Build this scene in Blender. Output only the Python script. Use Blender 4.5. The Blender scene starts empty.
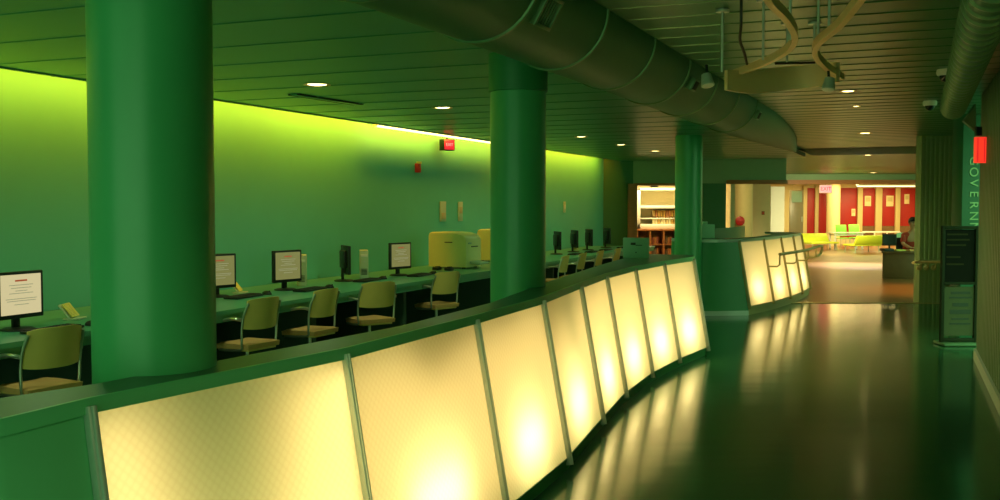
import bpy, bmesh, math, random
from mathutils import Vector, Matrix
R = math.radians
random.seed(7)
S = bpy.context.scene
COL = S.collection

# ------------------------------------------------------------------ camera, world, exposure
TH = math.atan(44/1000)
EYE = Vector((0, 0, 1.6))
cd = bpy.data.cameras.new('camera'); cam = bpy.data.objects.new('camera', cd); COL.objects.link(cam)
cd.sensor_width = 36; cd.lens = 36; cd.clip_start = .05; cd.clip_end = 200
cam.location = EYE; cam.rotation_euler = (math.pi/2-TH, 0, 0)
S.camera = cam
S.view_settings.view_transform = 'Standard'; S.view_settings.look = 'None'
S.view_settings.gamma = 1; S.view_settings.use_curve_mapping = False
S.view_settings.exposure = 0.0
W = bpy.data.worlds.new('world'); S.world = W; W.use_nodes = True
WB = W.node_tree.nodes['Background']
WB.inputs[0].default_value = (.36, .80, .35, 1); WB.inputs[1].default_value = 2.5

def add_light(name, kind, loc, energy, color, size=.3, size_y=None, aim=None, spot=None, blend=.5, spread=None):
    l = bpy.data.lights.new(name, kind); o = bpy.data.objects.new(name, l); COL.objects.link(o)
    o.location = loc; l.energy = energy; l.color = color
    if kind == 'AREA':
        l.size = size
        if size_y: l.shape = 'RECTANGLE'; l.size_y = size_y
        if spread: l.spread = spread
    else: l.shadow_soft_size = size
    if spot: l.spot_size = spot; l.spot_blend = blend
    if aim is not None:
        d = (Vector(aim)-Vector(loc)); o.rotation_euler = d.to_track_quat('-Z', 'Y').to_euler()
    return o

# directions: U runs down the corridor, N points from the desks into the corridor
U = Vector((.3872, .9220, 0)); N = Vector((.9220, -.3872, 0)); UP = Vector((0, 0, 1))
YAWU = math.atan2(-U.x, U.y)          # rotation about z that takes +Y to U
YAWD = math.atan2(N.x, -N.y)          # takes +Y to -N (facing the desks)
def ray(px, py):
    a = (px-500)/1000; b = -(py-250)/1000
    return Vector((a, b*math.sin(TH)+math.cos(TH), b*math.cos(TH)-math.sin(TH)))
def PZ(px, py, z):
    r = ray(px, py); return EYE + r*((z-1.6)/r.z)
def PY(px, py, y):
    r = ray(px, py); return EYE + r*(y/r.y)
def line_pt(px, off, z=0):
    """point at column px on the plan line X = off + .42 Y"""
    k = (px-500)/1000/math.cos(TH)*1.0
    y = -off/(.42-k); return Vector((off+.42*y, y, z))

# general light: cove along the desk wall, ceiling lamps of the corridor
CEIL = 2.62; CEILC = 2.75
WOFF = -7.16                                     # wall line X = WOFF + .42 Y
for y0, y1, e in ((3.2, 7, 1), (7, 11, 1), (11, 15, 1.25), (15, 19, 1), (19, 22.2, 1)):
    ym = (y0+y1)/2; c = Vector((WOFF+.42*ym, ym, 2.72)) + N*.33
    o = add_light('cove_lamp', 'AREA', c, 38*e*(y1-y0)/4, (1, .43, .02), size=.05, size_y=(y1-y0)*1.08)
    zax = -(Vector((-N.x*1.0, -N.y*1.0, -.75)).normalized())
    yax = U; xax = yax.cross(zax).normalized()
    o.rotation_euler = Matrix((xax, yax, zax)).transposed().to_euler()

# ------------------------------------------------------------------ materials
def mat(name, col, rough=.5, metal=0, emit=None, es=0, noise=0, nscale=8, bump=0, bscale=60, spec=.5, coat=0, trans=0, alpha=1, stretch=None):
    m = bpy.data.materials.new(name); m.use_nodes = True
    nt = m.node_tree; b = nt.nodes['Principled BSDF']
    b.inputs['Base Color'].default_value = (*col, 1); b.inputs['Roughness'].default_value = rough
    b.inputs['Metallic'].default_value = metal; b.inputs['Specular IOR Level'].default_value = spec
    b.inputs['Coat Weight'].default_value = coat
    b.inputs['Transmission Weight'].default_value = trans; b.inputs['Alpha'].default_value = alpha
    if emit: b.inputs['Emission Color'].default_value = (*emit, 1); b.inputs['Emission Strength'].default_value = es
    if noise or bump:
        tc = nt.nodes.new('ShaderNodeTexCoord'); vec = tc.outputs['Object']
        if stretch:
            mp = nt.nodes.new('ShaderNodeMapping'); nt.links.new(vec, mp.inputs[0]); mp.inputs['Scale'].default_value = stretch; vec = mp.outputs[0]
    if noise:
        n = nt.nodes.new('ShaderNodeTexNoise'); n.inputs['Scale'].default_value = nscale; n.inputs['Detail'].default_value = 4
        nt.links.new(vec, n.inputs['Vector'])
        mx = nt.nodes.new('ShaderNodeMix'); mx.data_type = 'RGBA'
        mx.inputs[6].default_value = (*[c*(1-noise) for c in col], 1); mx.inputs[7].default_value = (*[min(1, c*(1+noise)) for c in col], 1)
        nt.links.new(n.outputs['Fac'], mx.inputs[0]); nt.links.new(mx.outputs[2], b.inputs['Base Color'])
    if bump:
        n2 = nt.nodes.new('ShaderNodeTexNoise'); n2.inputs['Scale'].default_value = bscale; n2.inputs['Detail'].default_value = 2
        nt.links.new(vec, n2.inputs['Vector'])
        bp = nt.nodes.new('ShaderNodeBump'); bp.inputs['Strength'].default_value = bump; bp.inputs['Distance'].default_value = .02
        nt.links.new(n2.outputs['Fac'], bp.inputs['Height']); nt.links.new(bp.outputs[0], b.inputs['Normal'])
    return m
M = {}
M['wall'] = mat('wall_green', (.115, .55, .41), .6, noise=.05, nscale=3)
M['darkgreen'] = mat('dark_green_paint', (.035, .16, .06), .5, noise=.06)
M['pillar'] = mat('pillar_green', (.09, .46, .18), .33, noise=.05, nscale=4)
M['ring'] = mat('pillar_collar_green', (.045, .28, .10), .4, noise=.05)
M['top'] = mat('counter_top_green', (.07, .21, .11), .38, noise=.05, nscale=10, spec=.3)
M['fascia'] = mat('counter_edge_green', (.165, .62, .29), .4, noise=.04)
M['desk'] = mat('desk_green', (.09, .36, .20), .35, noise=.05)
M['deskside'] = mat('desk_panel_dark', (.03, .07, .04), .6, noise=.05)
M['floor'] = mat('floor_epoxy', (.024, .12, .05), .135, noise=.10, nscale=1.2, bump=.05, bscale=1.6, spec=.5, stretch=(.5, 2.2, 1))
M['farfloor'] = mat('far_floor', (.25, .12, .045), .30, noise=.12, nscale=2, spec=.5)
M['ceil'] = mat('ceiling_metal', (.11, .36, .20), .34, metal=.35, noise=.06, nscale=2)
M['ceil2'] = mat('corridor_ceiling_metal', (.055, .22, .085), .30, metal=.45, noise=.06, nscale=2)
M['ceilback'] = mat('ceiling_void', (.03, .06, .03), .8, noise=.1)
M['duct'] = mat('duct_metal', (.075, .21, .10), .5, metal=.1, noise=.08, nscale=5)
M['duct2'] = mat('duct_band', (.15, .27, .12), .38, metal=.3, noise=.08, nscale=5)
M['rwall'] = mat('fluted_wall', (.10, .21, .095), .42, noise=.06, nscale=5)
M['standframe'] = mat('stand_frame', (.022, .032, .014), .7, noise=.05, spec=.15)
M['pier'] = mat('pier_lightened', (.30, .42, .20), .5, noise=.05)  # paler than the fluted wall; stronger light on the pier put into its colour
M['bulk'] = mat('bulkhead_green', (.22, .36, .19), .5, noise=.05)
M['teal'] = mat('teal_paint', (.03, .17, .08), .5, noise=.05)
M['steel'] = mat('brushed_aluminium', (.55, .62, .55), .4, metal=.3, noise=.06, nscale=30)
M['chrome'] = mat('tube_steel', (.62, .62, .50), .28, metal=.8, noise=.05, nscale=20)
M['shell'] = mat('chair_shell_beige', (.95, .62, .18), .45, noise=.06, nscale=10)
M['cushion'] = mat('chair_cushion_tan', (.85, .42, .15), .8, noise=.08, nscale=40)
M['black'] = mat('black_plastic', (.012, .014, .012), .4, noise=.1, nscale=20)
M['blackmatt'] = mat('black_matt', (.016, .018, .014), .7, noise=.1, nscale=20)
M['offscreen'] = mat('dark_screen', (.02, .024, .018), .12, noise=.05)
M['cream'] = mat('cream_plastic', (.78, .76, .30), .45, noise=.04)
M['pale'] = mat('pale_grey_plastic', (.50, .62, .42), .5, noise=.04)
M['yellow'] = mat('yellow_paper', (.85, .75, .18), .7, noise=.06, nscale=30)
M['red'] = mat('red_plastic', (.70, .03, .02), .4, noise=.05)
M['white'] = mat('white_paint', (.80, .80, .70), .5, noise=.04)
M['beige'] = mat('beige_paint', (.55, .46, .22), .5, noise=.05)
M['creamwall'] = mat('cream_paint', (.75, .64, .36), .5, noise=.05)
M['brown'] = mat('brown_wood', (.36, .14, .045), .45, noise=.25, nscale=6, stretch=(1, 1, 8))
M['deskwood'] = mat('desk_wood', (.17, .09, .035), .4, noise=.2, nscale=8)
M['redwall'] = mat('red_panel', (.36, .012, .012), .45, noise=.1, nscale=3)
M['lime'] = mat('lime_fabric', (.72, .80, .04), .6, noise=.06, nscale=30)
M['limegreen'] = mat('bright_green_plastic', (.22, .75, .08), .5, noise=.05)
M['skin'] = mat('skin', (.52, .28, .16), .5, noise=.05)
M['hair'] = mat('hair', (.015, .01, .008), .5, noise=.2, nscale=40)
M['redshirt'] = mat('red_shirt', (.42, .04, .02), .8, noise=.1, nscale=20)
M['trousers'] = mat('dark_trousers', (.02, .02, .025), .8, noise=.1, nscale=20)
M['rail'] = mat('fixture_beige', (.85, .58, .28), .45, noise=.06)
M['dome'] = mat('camera_dome', (.01, .01, .01), .08, noise=.05)
M['greenbox'] = mat('green_box', (.30, .60, .36), .45, noise=.05)
M['glassdoor'] = mat('door_panel', (.26, .22, .13), .3, noise=.08)
M['doorlight'] = mat('door_window', (.25, .36, .26), .15, noise=.06)
M['lamp'] = mat('lamp_glow', (1, .9, .6), .5, emit=(1, .78, .28), es=9)
M['lampwarm'] = mat('trough_glow', (1, .9, .6), .5, emit=(1, .85, .42), es=2.5)
M['tubeglow'] = mat('cove_tube_glow', (1, 1, .8), .5, emit=(1, .92, .42), es=3.0)
M['exit'] = mat('exit_face', (.8, .05, .05), .4, emit=(.85, .012, .035), es=.9)
M['exitpink'] = mat('exit_face_pale', (.9, .3, .3), .4, emit=(1, .13, .14), es=2.6)
M['exitred'] = mat('exit_face_red', (.8, .05, .04), .4, emit=(1, .045, .02), es=.95)
M['exitletter'] = mat('exit_letter', (.9, .5, .4), .4, emit=(1, .35, .30), es=1.0)
M['exitdark'] = mat('exit_letter_deep', (.5, .01, .01), .4, emit=(.6, .01, .02), es=.8)
M['letter'] = mat('wall_letter', (.30, .50, .24), .4, metal=.3, noise=.04)
M['postgrey'] = mat('poster_grey', (.10, .115, .06), .8, spec=.1, noise=.10, nscale=14)
M['postdark'] = mat('poster_black', (.010, .012, .008), .8, spec=.1, noise=.2, nscale=14)
M['ink'] = mat('ink', (.03, .05, .03), .6, noise=.1)
M['palein'] = mat('pale_ink', (.045, .045, .02), .9, spec=.05, noise=.1)
for i, c in enumerate(((.42, .18, .06), (.55, .40, .16), (.25, .07, .04), (.60, .52, .28), (.16, .12, .07), (.50, .30, .06))):
    M['book%d' % i] = mat('book_cover', c, .6, noise=.1)
def screen_mat():
    m = mat('lit_screen', (.02, .02, .02), .25, emit=(.95, .82, .44), es=.66, noise=.0)
    return m
M['screen'] = screen_mat()
M['screendim'] = mat('lit_screen_dim', (.02, .02, .02), .25, emit=(.33, .32, .10), es=.6)
M['scrred'] = mat('screen_heading', (.3, .02, .02), .4, emit=(.60, .14, .05), es=.5)
M['scrgrey'] = mat('screen_text', (.2, .2, .15), .4, emit=(.42, .40, .24), es=.6)

def panel_mat():
    """translucent honeycomb sheet, lit by the lamps behind it"""
    m = bpy.data.materials.new('translucent_honeycomb'); m.use_nodes = True; nt = m.node_tree
    for n in list(nt.nodes): nt.nodes.remove(n)
    out = nt.nodes.new('ShaderNodeOutputMaterial')
    uv = nt.nodes.new('ShaderNodeUVMap'); uv.uv_map = 'UVMap'
    mp = nt.nodes.new('ShaderNodeMapping'); nt.links.new(uv.outputs[0], mp.inputs[0])
    mp.inputs['Rotation'].default_value = (0, 0, R(45)); mp.inputs['Scale'].default_value = (38, 38, 38)
    vo = nt.nodes.new('ShaderNodeTexVoronoi'); vo.inputs['Scale'].default_value = 1; vo.inputs['Randomness'].default_value = 0
    nt.links.new(mp.outputs[0], vo.inputs['Vector'])
    cr = nt.nodes.new('ShaderNodeValToRGB'); nt.links.new(vo.outputs['Distance'], cr.inputs[0])
    cr.color_ramp.elements[0].position = .25; cr.color_ramp.elements[0].color = (.98, .88, .58, 1)
    cr.color_ramp.elements[1].position = .62; cr.color_ramp.elements[1].color = (.93, .82, .52, 1)
    tr = nt.nodes.new('ShaderNodeBsdfTranslucent'); nt.links.new(cr.outputs[0], tr.inputs[0])
    df = nt.nodes.new('ShaderNodeBsdfDiffuse'); nt.links.new(cr.outputs[0], df.inputs[0])
    gl = nt.nodes.new('ShaderNodeBsdfGlossy'); gl.inputs['Roughness'].default_value = .35
    mx = nt.nodes.new('ShaderNodeMixShader'); mx.inputs[0].default_value = .35
    nt.links.new(tr.outputs[0], mx.inputs[1]); nt.links.new(df.outputs[0], mx.inputs[2])
    m2 = nt.nodes.new('ShaderNodeMixShader'); m2.inputs[0].default_value = .03
    nt.links.new(mx.outputs[0], m2.inputs[1]); nt.links.new(gl.outputs[0], m2.inputs[2])
    nt.links.new(m2.outputs[0], out.inputs[0]); return m
M['panel'] = panel_mat()
M['inside'] = mat('box_lining', (.85, .80, .62), .8, noise=.03)

# ------------------------------------------------------------------ mesh helpers
class MB:
    def __init__(s): s.b = bmesh.new()
    def box(s, c, size, rot=None, bevel=0, seg=2):
        r = bmesh.ops.create_cube(s.b, size=1)
        vs = r['verts']; mtx = Matrix.Translation(c) @ ((rot.to_4x4() if isinstance(rot, Matrix) else Matrix.Rotation(rot or 0, 4, 'Z'))) @ Matrix.Diagonal((*size, 1))
        bmesh.ops.transform(s.b, matrix=mtx, verts=vs)
        if bevel:
            es = list({e for v in vs for e in v.link_edges})
            bmesh.ops.bevel(s.b, geom=es, offset=bevel, segments=seg, profile=.5, affect='EDGES')
        return s
    def frame_box(s, o, x, y, z, sx, sy, sz, bevel=0):
        """box centred on o with its own axes"""
        rot = Matrix((x, y, z)).transposed(); return s.box(o, (sx, sy, sz), rot, bevel)
    def cyl(s, c, r, h, axis=UP, n=24, r2=None, bevel=0):
        r2 = r if r2 is None else r2
        q = Vector(axis).to_track_quat('Z', 'Y').to_matrix().to_4x4()
        bmesh.ops.create_cone(s.b, cap_ends=True, segments=n, radius1=r, radius2=r2, depth=h, matrix=Matrix.Translation(c) @ q); return s
    def lathe(s, c, prof, n=32, axis=UP):
        q = Vector(axis).to_track_quat('Z', 'Y').to_matrix().to_4x4(); mt = Matrix.Translation(c) @ q
        rings = []
        for r, z in prof:
            if r < 1e-6: rings.append([s.b.verts.new(mt @ Vector((0, 0, z)))])
            else: rings.append([s.b.verts.new(mt @ Vector((r*math.cos(2*math.pi*i/n), r*math.sin(2*math.pi*i/n), z))) for i in range(n)])
        for a, b in zip(rings, rings[1:]):
            for i in range(n):
                j = (i+1) % n
                if len(a) == 1: f = [a[0], b[j], b[i]][::-1] if 0 else [a[0], b[i], b[j]]
                elif len(b) == 1: f = [a[i], a[j], b[0]]
                else: f = [a[i], a[j], b[j], b[i]]
                try: s.b.faces.new(f)
                except ValueError: pass
        return s
    def sphere(s, c, r, sc=(1, 1, 1), u=20, v=12):
        bmesh.ops.create_uvsphere(s.b, u_segments=u, v_segments=v, radius=r, matrix=Matrix.Translation(c) @ Matrix.Diagonal((*sc, 1))); return s
    def tube(s, pts, r, n=10, cap=True):
        pts = [Vector(p) for p in pts]; rings = []; up0 = None
        for i, p in enumerate(pts):
            t = (pts[min(i+1, len(pts)-1)]-pts[max(i-1, 0)]).normalized()
            if up0 is None:
                up0 = Vector((0, 0, 1)) if abs(t.z) < .9 else Vector((1, 0, 0))
            a = t.cross(up0).normalized(); b = a.cross(t).normalized(); up0 = b
            rings.append([s.b.verts.new(p+a*r*math.cos(2*math.pi*k/n)+b*r*math.sin(2*math.pi*k/n)) for k in range(n)])
        for A, B in zip(rings, rings[1:]):
            for k in range(n): s.b.faces.new([A[k], A[(k+1) % n], B[(k+1) % n], B[k]])
        if cap: s.b.faces.new(rings[0][::-1]); s.b.faces.new(rings[-1])
        return s
    def prism(s, poly, z0, z1):
        a = [s.b.verts.new((p[0], p[1], z0)) for p in poly]; b = [s.b.verts.new((p[0], p[1], z1)) for p in poly]
        n = len(poly)
        s.b.faces.new(a[::-1]); s.b.faces.new(b)
        for i in range(n): s.b.faces.new([a[i], a[(i+1) % n], b[(i+1) % n], b[i]])
        return s
    def quads(s, verts, faces):
        v = [s.b.verts.new(p) for p in verts]
        for f in faces: s.b.faces.new([v[i] for i in f])
        return s
    def band(s, sections):
        """closed profile swept through a list of equal-length sections"""
        rings = [[s.b.verts.new(p) for p in sec] for sec in sections]; n = len(rings[0])
        for A, B in zip(rings, rings[1:]):
            for k in range(n): s.b.faces.new([A[k], A[(k+1) % n], B[(k+1) % n], B[k]])
        s.b.faces.new(rings[0][::-1]); s.b.faces.new(rings[-1]); return s
    def build(s, name, material, parent=None, smooth=True, angle=40):
        bmesh.ops.recalc_face_normals(s.b, faces=s.b.faces)
        if smooth:
            for f in s.b.faces: f.smooth = True
            for e in s.b.edges:
                if len(e.link_faces) == 2 and e.calc_face_angle(0) > R(angle): e.smooth = False
        me = bpy.data.meshes.new(name); s.b.to_mesh(me); s.b.free()
        me.materials.append(M[material] if isinstance(material, str) else material)
        o = bpy.data.objects.new(name, me); COL.objects.link(o)
        if parent: o.parent = parent
        return o
def tag(o, label, cat, group=None, kind=None):
    o['label'] = label; o['category'] = cat
    if group: o['group'] = group
    if kind: o['kind'] = kind
    return o
def struct(o): o['kind'] = 'structure'; return o
def thing(name, label, cat, loc=(0, 0, 0), rz=0, group=None):
    o = bpy.data.objects.new(name, None); COL.objects.link(o); o.location = loc; o.rotation_euler = (0, 0, rz)
    o.empty_display_size = .1
    return tag(o, label, cat, group)
def dup(root, loc, rz, label, group=None):
    r = root.copy(); COL.objects.link(r); r.location = loc; r.rotation_euler = (0, 0, rz); r['label'] = label
    if group: r['group'] = group
    for ch in list(root.children):
        c = ch.copy(); COL.objects.link(c); c.parent = r
        for g in list(ch.children):
            d = g.copy(); COL.objects.link(d); d.parent = c
    return r
def text(s, size, mtx, material, parent=None, name='lettering', extrude=.003, align='CENTER'):
    c = bpy.data.curves.new(name, 'FONT'); c.body = s; c.size = size; c.extrude = extrude
    c.align_x = align; c.align_y = 'CENTER'; c.materials.append(M[material])
    o = bpy.data.objects.new(name, c); COL.objects.link(o)
    me = bpy.data.meshes.new_from_object(o.evaluated_get(bpy.context.evaluated_depsgraph_get())); me.name = name
    bpy.data.objects.remove(o); bpy.data.curves.remove(c)
    if not me.materials: me.materials.append(M[material])
    o = bpy.data.objects.new(name, me); COL.objects.link(o)
    if parent: o.parent = parent
    o.matrix_local = mtx; return o
def axes(x, y, z, o):
    m = Matrix((x, y, z)).transposed().to_4x4(); m.translation = o; return m
def catmull(pts, k=8):
    pts = [Vector(p) for p in pts]; out = []
    for i in range(len(pts)-1):
        p0 = pts[max(i-1, 0)]; p1 = pts[i]; p2 = pts[i+1]; p3 = pts[min(i+2, len(pts)-1)]
        for j in range(k):
            t = j/k
            out.append(.5*((2*p1)+(p2-p0)*t+(2*p0-5*p1+4*p2-p3)*t*t+(3*p1-p0-3*p2+p3)*t**3))
    out.append(pts[-1]); return out
def at(y, off): return Vector((off+.42*y, y, 0))      # point on a plan line parallel to the corridor

# ------------------------------------------------------------------ floor
YB = 16.5
b = MB(); b.box((4, (YB-4)/2, -.05), (40, YB+4, .1)); struct(b.build('floor', 'floor'))
b = MB(); b.box((6, (YB+47)/2, -.05), (40, 47-YB, .1)); f = b.build('floor', 'farfloor'); struct(f); f.name = 'floor_far'

b = MB(); b.box((6, YB-.06, .004), (14, .12, .008), bevel=.002); struct(b.build('trim_11', 'beige'))
# ------------------------------------------------------------------ ceilings of metal slats
def slat_ceiling(name, y0, y1, offL, offR, z, pitch=.15, mname='ceil'):
    """slats run across (along N); the run direction is U. offL/offR: functions of y -> plan offset"""
    b = MB(); y = y0; wid = (offR-offL)/1.0846
    def P(yy, w, zz): p = at(yy, offL)+N*w; return (p.x, p.y, zz)
    prof = []
    while y < y1:                                  # flat slat, then a small half-round bead over the joint
        prof += [(y, z), (y+pitch-.026, z)]
        for q in range(1, 6):
            a = math.pi*q/6; prof.append((y+pitch-.013-.013*math.cos(a), z-.005*math.sin(a)))
        y += pitch
    prof.append((y, z)); n = len(prof)
    b.quads([P(yy, 0, zz) for yy, zz in prof]+[P(yy, wid, zz) for yy, zz in prof], [(k, k+1, n+k+1, n+k) for k in range(n-1)])
    o = b.build(name, mname, angle=28); struct(o)
    c = MB(); p = [at(y0, offL), at(y1, offL)]
    q0 = at(y0, offL)+N*wid; q1 = at(y1, offL)+N*wid
    c.prism([p[0], q0, q1, p[1]], z+.0142, z+.08); o2 = c.build(name, 'ceilback', o)
    o2.name = 'ceiling_backing'
    return o
DOFF = .545-.4366*7                                # centre line of the duct (approx)
TUBE0 = Vector((.73, 7, 2.75)); TUBED = Vector((.43, 1, 0))
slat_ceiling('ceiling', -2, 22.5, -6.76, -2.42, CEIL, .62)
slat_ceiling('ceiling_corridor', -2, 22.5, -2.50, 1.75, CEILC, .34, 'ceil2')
slat_ceiling('ceiling_far', 22.5, 43, -9, 2.2, CEILC, .34, 'ceil2')
# strip between the two ceiling levels is hidden by the duct
# ------------------------------------------------------------------ walls
b = MB(); p0 = at(-2, WOFF); p1 = at(22.6, WOFF)
b.prism([p0, p1, p1-N*.15, p0-N*.15], 0, 2.95); struct(b.build('wall_left', 'wall'))
# lid over the light slot
b = MB(); b.prism([at(-2, WOFF-.05), at(22.6, WOFF-.05), at(22.6, -6.64), at(-2, -6.64)], 2.80, 2.84); struct(b.build('ceiling_cove', 'ceilback'))
# turned-down edge of the slatted ceiling along the slot
b = MB(); b.prism([at(-2, -6.78), at(22.6, -6.78), at(22.6, -6.755), at(-2, -6.755)], CEIL-.012, 2.80); struct(b.build('trim_1', 'ceil'))

# far end wall of the desk area with its opening
YE = 22.6
def vwall(name, x0, x1, z0, z1, y=YE, t=.2, m='darkgreen'):
    b = MB(); b.box(((x0+x1)/2, y+t/2, (z0+z1)/2), (x1-x0, t, z1-z0)); return struct(b.build(name, m))
xo0 = PY(633, 200, YE).x; xo1 = PY(690, 200, YE).x
vwall('wall_end', 1.9, xo0, 0, 2.75); 
vwall('wall_header', xo0, PY(786, 200, YE).x, 2.11, 2.75, m='bulk')
b = MB(); b.box(((PY(726, 200, YE).x+PY(787, 200, YE).x)/2, YE-.02, 2.14), (PY(787, 200, YE).x-PY(726, 200, YE).x, .06, .09), bevel=.005); struct(b.build('trim_10', 'brown'))
vwall('wall_end_right', xo1, PY(726, 200, YE).x, 0, 2.11)
b = MB()
b.box((xo0-.02, YE+.04, 1.05), (.20, .34, 2.1)); b.box(((xo0+xo1)/2, YE+.06, 2.085), (xo1-xo0, .3, .05))
struct(b.build('trim_2', 'brown'))
# ------------------------------------------------------------------ right wall: fluted cladding, fin with lettering, end pier
def fluted(name, p0, p1, nrm, z0, z1, pitch, depth, m):
    p0 = Vector(p0); p1 = Vector(p1); d = (p1-p0); L = d.length; d.normalize(); nrm = Vector(nrm).normalized()
    b = MB(); prof = []; k = 0; x = 0
    while x < L:
        for fx, fz in ((0, 0), (.50, 0), (.58, -1), (.92, -1), (1, 0)):
            xx = min(L, x+fx*pitch); prof.append(p0+d*xx+nrm*depth*fz)
        x += pitch
    lo = [(p.x, p.y, z0) for p in prof]; hi = [(p.x, p.y, z1) for p in prof]; n = len(prof)
    b.quads(lo+hi, [(i, i+1, n+i+1, n+i) for i in range(n-1)])
    back = [p0-nrm*.12, p1-nrm*.12]
    b.prism([p0-nrm*(depth+.006), p1-nrm*(depth+.006), back[1], back[0]], z0, z1)
    return struct(b.build(name, m, smooth=False))
a = PZ(975, 359, 0); c = PZ(1000, 412, 0); dr = (c-a).normalized()
near_end = a - dr*15
YF = 12.6
rw0 = Vector((a.x + .01, a.y, 0))
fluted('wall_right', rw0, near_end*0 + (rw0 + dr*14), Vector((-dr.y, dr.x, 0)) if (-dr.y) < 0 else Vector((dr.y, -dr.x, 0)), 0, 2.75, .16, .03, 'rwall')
b = MB(); nr = Vector((dr.y, -dr.x, 0)); nr = nr if nr.x < 0 else -nr
b.prism([rw0, rw0+dr*13, rw0+dr*13+nr*.025, rw0+nr*.025], 0, .11); struct(b.build('baseboard_right', 'steel'))
fx0 = PY(962, 200, YF).x
b = MB(); b.box((fx0+.5, YF+.15, 1.375), (1.0, .3, 2.75), bevel=.008); struct(b.build('wall_fin', 'teal'))
YP = 16.4
px0 = PY(921, 200, YP).x; px1 = PY(950, 200, YP).x
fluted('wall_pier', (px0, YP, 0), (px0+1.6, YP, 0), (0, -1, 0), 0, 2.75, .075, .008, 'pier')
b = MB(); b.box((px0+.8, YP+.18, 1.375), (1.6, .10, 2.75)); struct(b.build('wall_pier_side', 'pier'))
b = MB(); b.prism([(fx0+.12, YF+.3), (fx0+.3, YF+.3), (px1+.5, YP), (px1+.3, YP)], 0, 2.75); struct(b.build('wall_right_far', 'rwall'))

# ------------------------------------------------------------------ pillars
def pillar(px, y, r, label, collar=True, ztop=2.78):
    c = PY(px, 206, y); 
    b = MB(); b.lathe((c.x, c.y, 0), [(0, 0), (r, 0), (r, ztop), (0, ztop)], n=64); o = b.build('pillar', 'pillar')
    tag(o, label, 'pillar', kind='structure')
    if collar:
        k = MB(); k.lathe((c.x, c.y, 0), [(r, 2.365), (r+.012, 2.37), (r+.012, ztop), (r, ztop)], n=64); k.build('collar', 'ring', o)
    return c
P1 = pillar(153, 3.38, .201, 'thick round green pillar nearest the camera, rising through the curved counter', collar=False)
P2 = pillar(518, 6.8, .188, 'round green pillar with a dark collar, halfway along the lit counter')
P3 = pillar(688.5, 14.6, .196, 'slim green pillar at the end counter, furthest of the round pillars', collar=False, ztop=2.74)

# ------------------------------------------------------------------ duct under the ceiling
D = TUBED.normalized()
def duct(name, p0, p1, r, label, pitch, bandw, mat1='duct', mat2='duct2', taper=1.0):
    p0 = Vector(p0); p1 = Vector(p1); d = (p1-p0).normalized(); L = (p1-p0).length
    root = thing(name, label, 'duct', (0, 0, 0))
    b = MB(); n = 40
    q = d.to_track_quat('Z', 'Y').to_matrix().to_4x4(); b.lathe(p0, [(0, 0), (r, 0), (r, L), (r*.93, L+.06), (0, L+.07)], n=n, axis=d); b.build('duct_shell', mat1, root)
    x = .3; k = 0
    while x < L and k < 60:
        s = MB(); s.lathe(p0+d*x, [(r, 0), (r+.014, .006), (r+.014, bandw-.006), (r, bandw)], n=n, axis=d); s.build('seam_band', mat2, root); x += pitch; k += 1
    return root
tA = TUBE0+TUBED*(-8.5)
RT = .33
root = thing('ceiling_duct', 'wide green air duct under the ceiling beside the second pillar, ending in a point', 'duct')
SX = D.cross(UP).normalized()                      # sideways, towards the corridor
if SX.dot(N) < 0: SX = -SX
LEN = (TUBE0+TUBED*(16.9-7)-tA).length; LT = (TUBE0+TUBED*(12.0-7)-tA).length
def dsec(x, extra=0):
    k = max(0, (x-LT)/(LEN-LT)); ar = RT*(1-k**1.5)+.01+extra; al = RT*(1-.55*k*k)+extra; bz = RT*(1-.25*k)+extra
    o = tA+D*x; out = []
    for q in range(40):
        a = 2*math.pi*q/40; c, sn = math.cos(a), math.sin(a)
        out.append(o+SX*(c*(ar if c > 0 else al))+UP*(sn*bz*(1 if sn < 0 else .6)))
    return out
m = MB(); m.band([dsec(LEN*q/70) for q in range(71)]); m.build('duct_shell', 'duct', root)
x = .5
while x < LT:
    m = MB(); m.band([dsec(x, .001), dsec(x+.004, .010), dsec(x+.026, .010), dsec(x+.03, .001)]); m.build('seam_band', 'duct2', root); x += 1.1
# flat metal soffit beside the duct that steps between the two ceiling levels
b = MB()
def toff(y, w): p = Vector((TUBE0.x+.43*(y-7), y, 0)); return p+N*w
b.prism([toff(-2, -.34), toff(17.2, -.34), toff(17.2, -.20), toff(-2, -.20)], 2.615, 2.80)
struct(b.build('ceiling_step', 'duct'))
# duct along the right-hand wall
ra = PY(953, 108, 10.8); rb = Vector((ra.x-.42*6.5, ra.y-6.5, ra.z))
duct('ceiling_duct', rb, ra, .118, 'narrow ribbed air duct high along the right wall above the red sign', .22, .03)

# vent on the duct's underside
def on_duct(px, py):
    y = 3.0; best = None
    while y < 18:
        p = PY(px, py, y); c = tA+D*((p-tA).dot(D)); d = (p-c).length
        if best is None or d < best[0]: best = (d, p)
        if d <= RT: return p
        y += .01
    return best[1]
vc = on_duct(545, 11)
root = thing('air_vent', 'small slotted air vent on the underside of the big duct', 'vent', (0, 0, 0))
nz = (EYE-vc); nz = (nz - D*nz.dot(D)).normalized()
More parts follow.
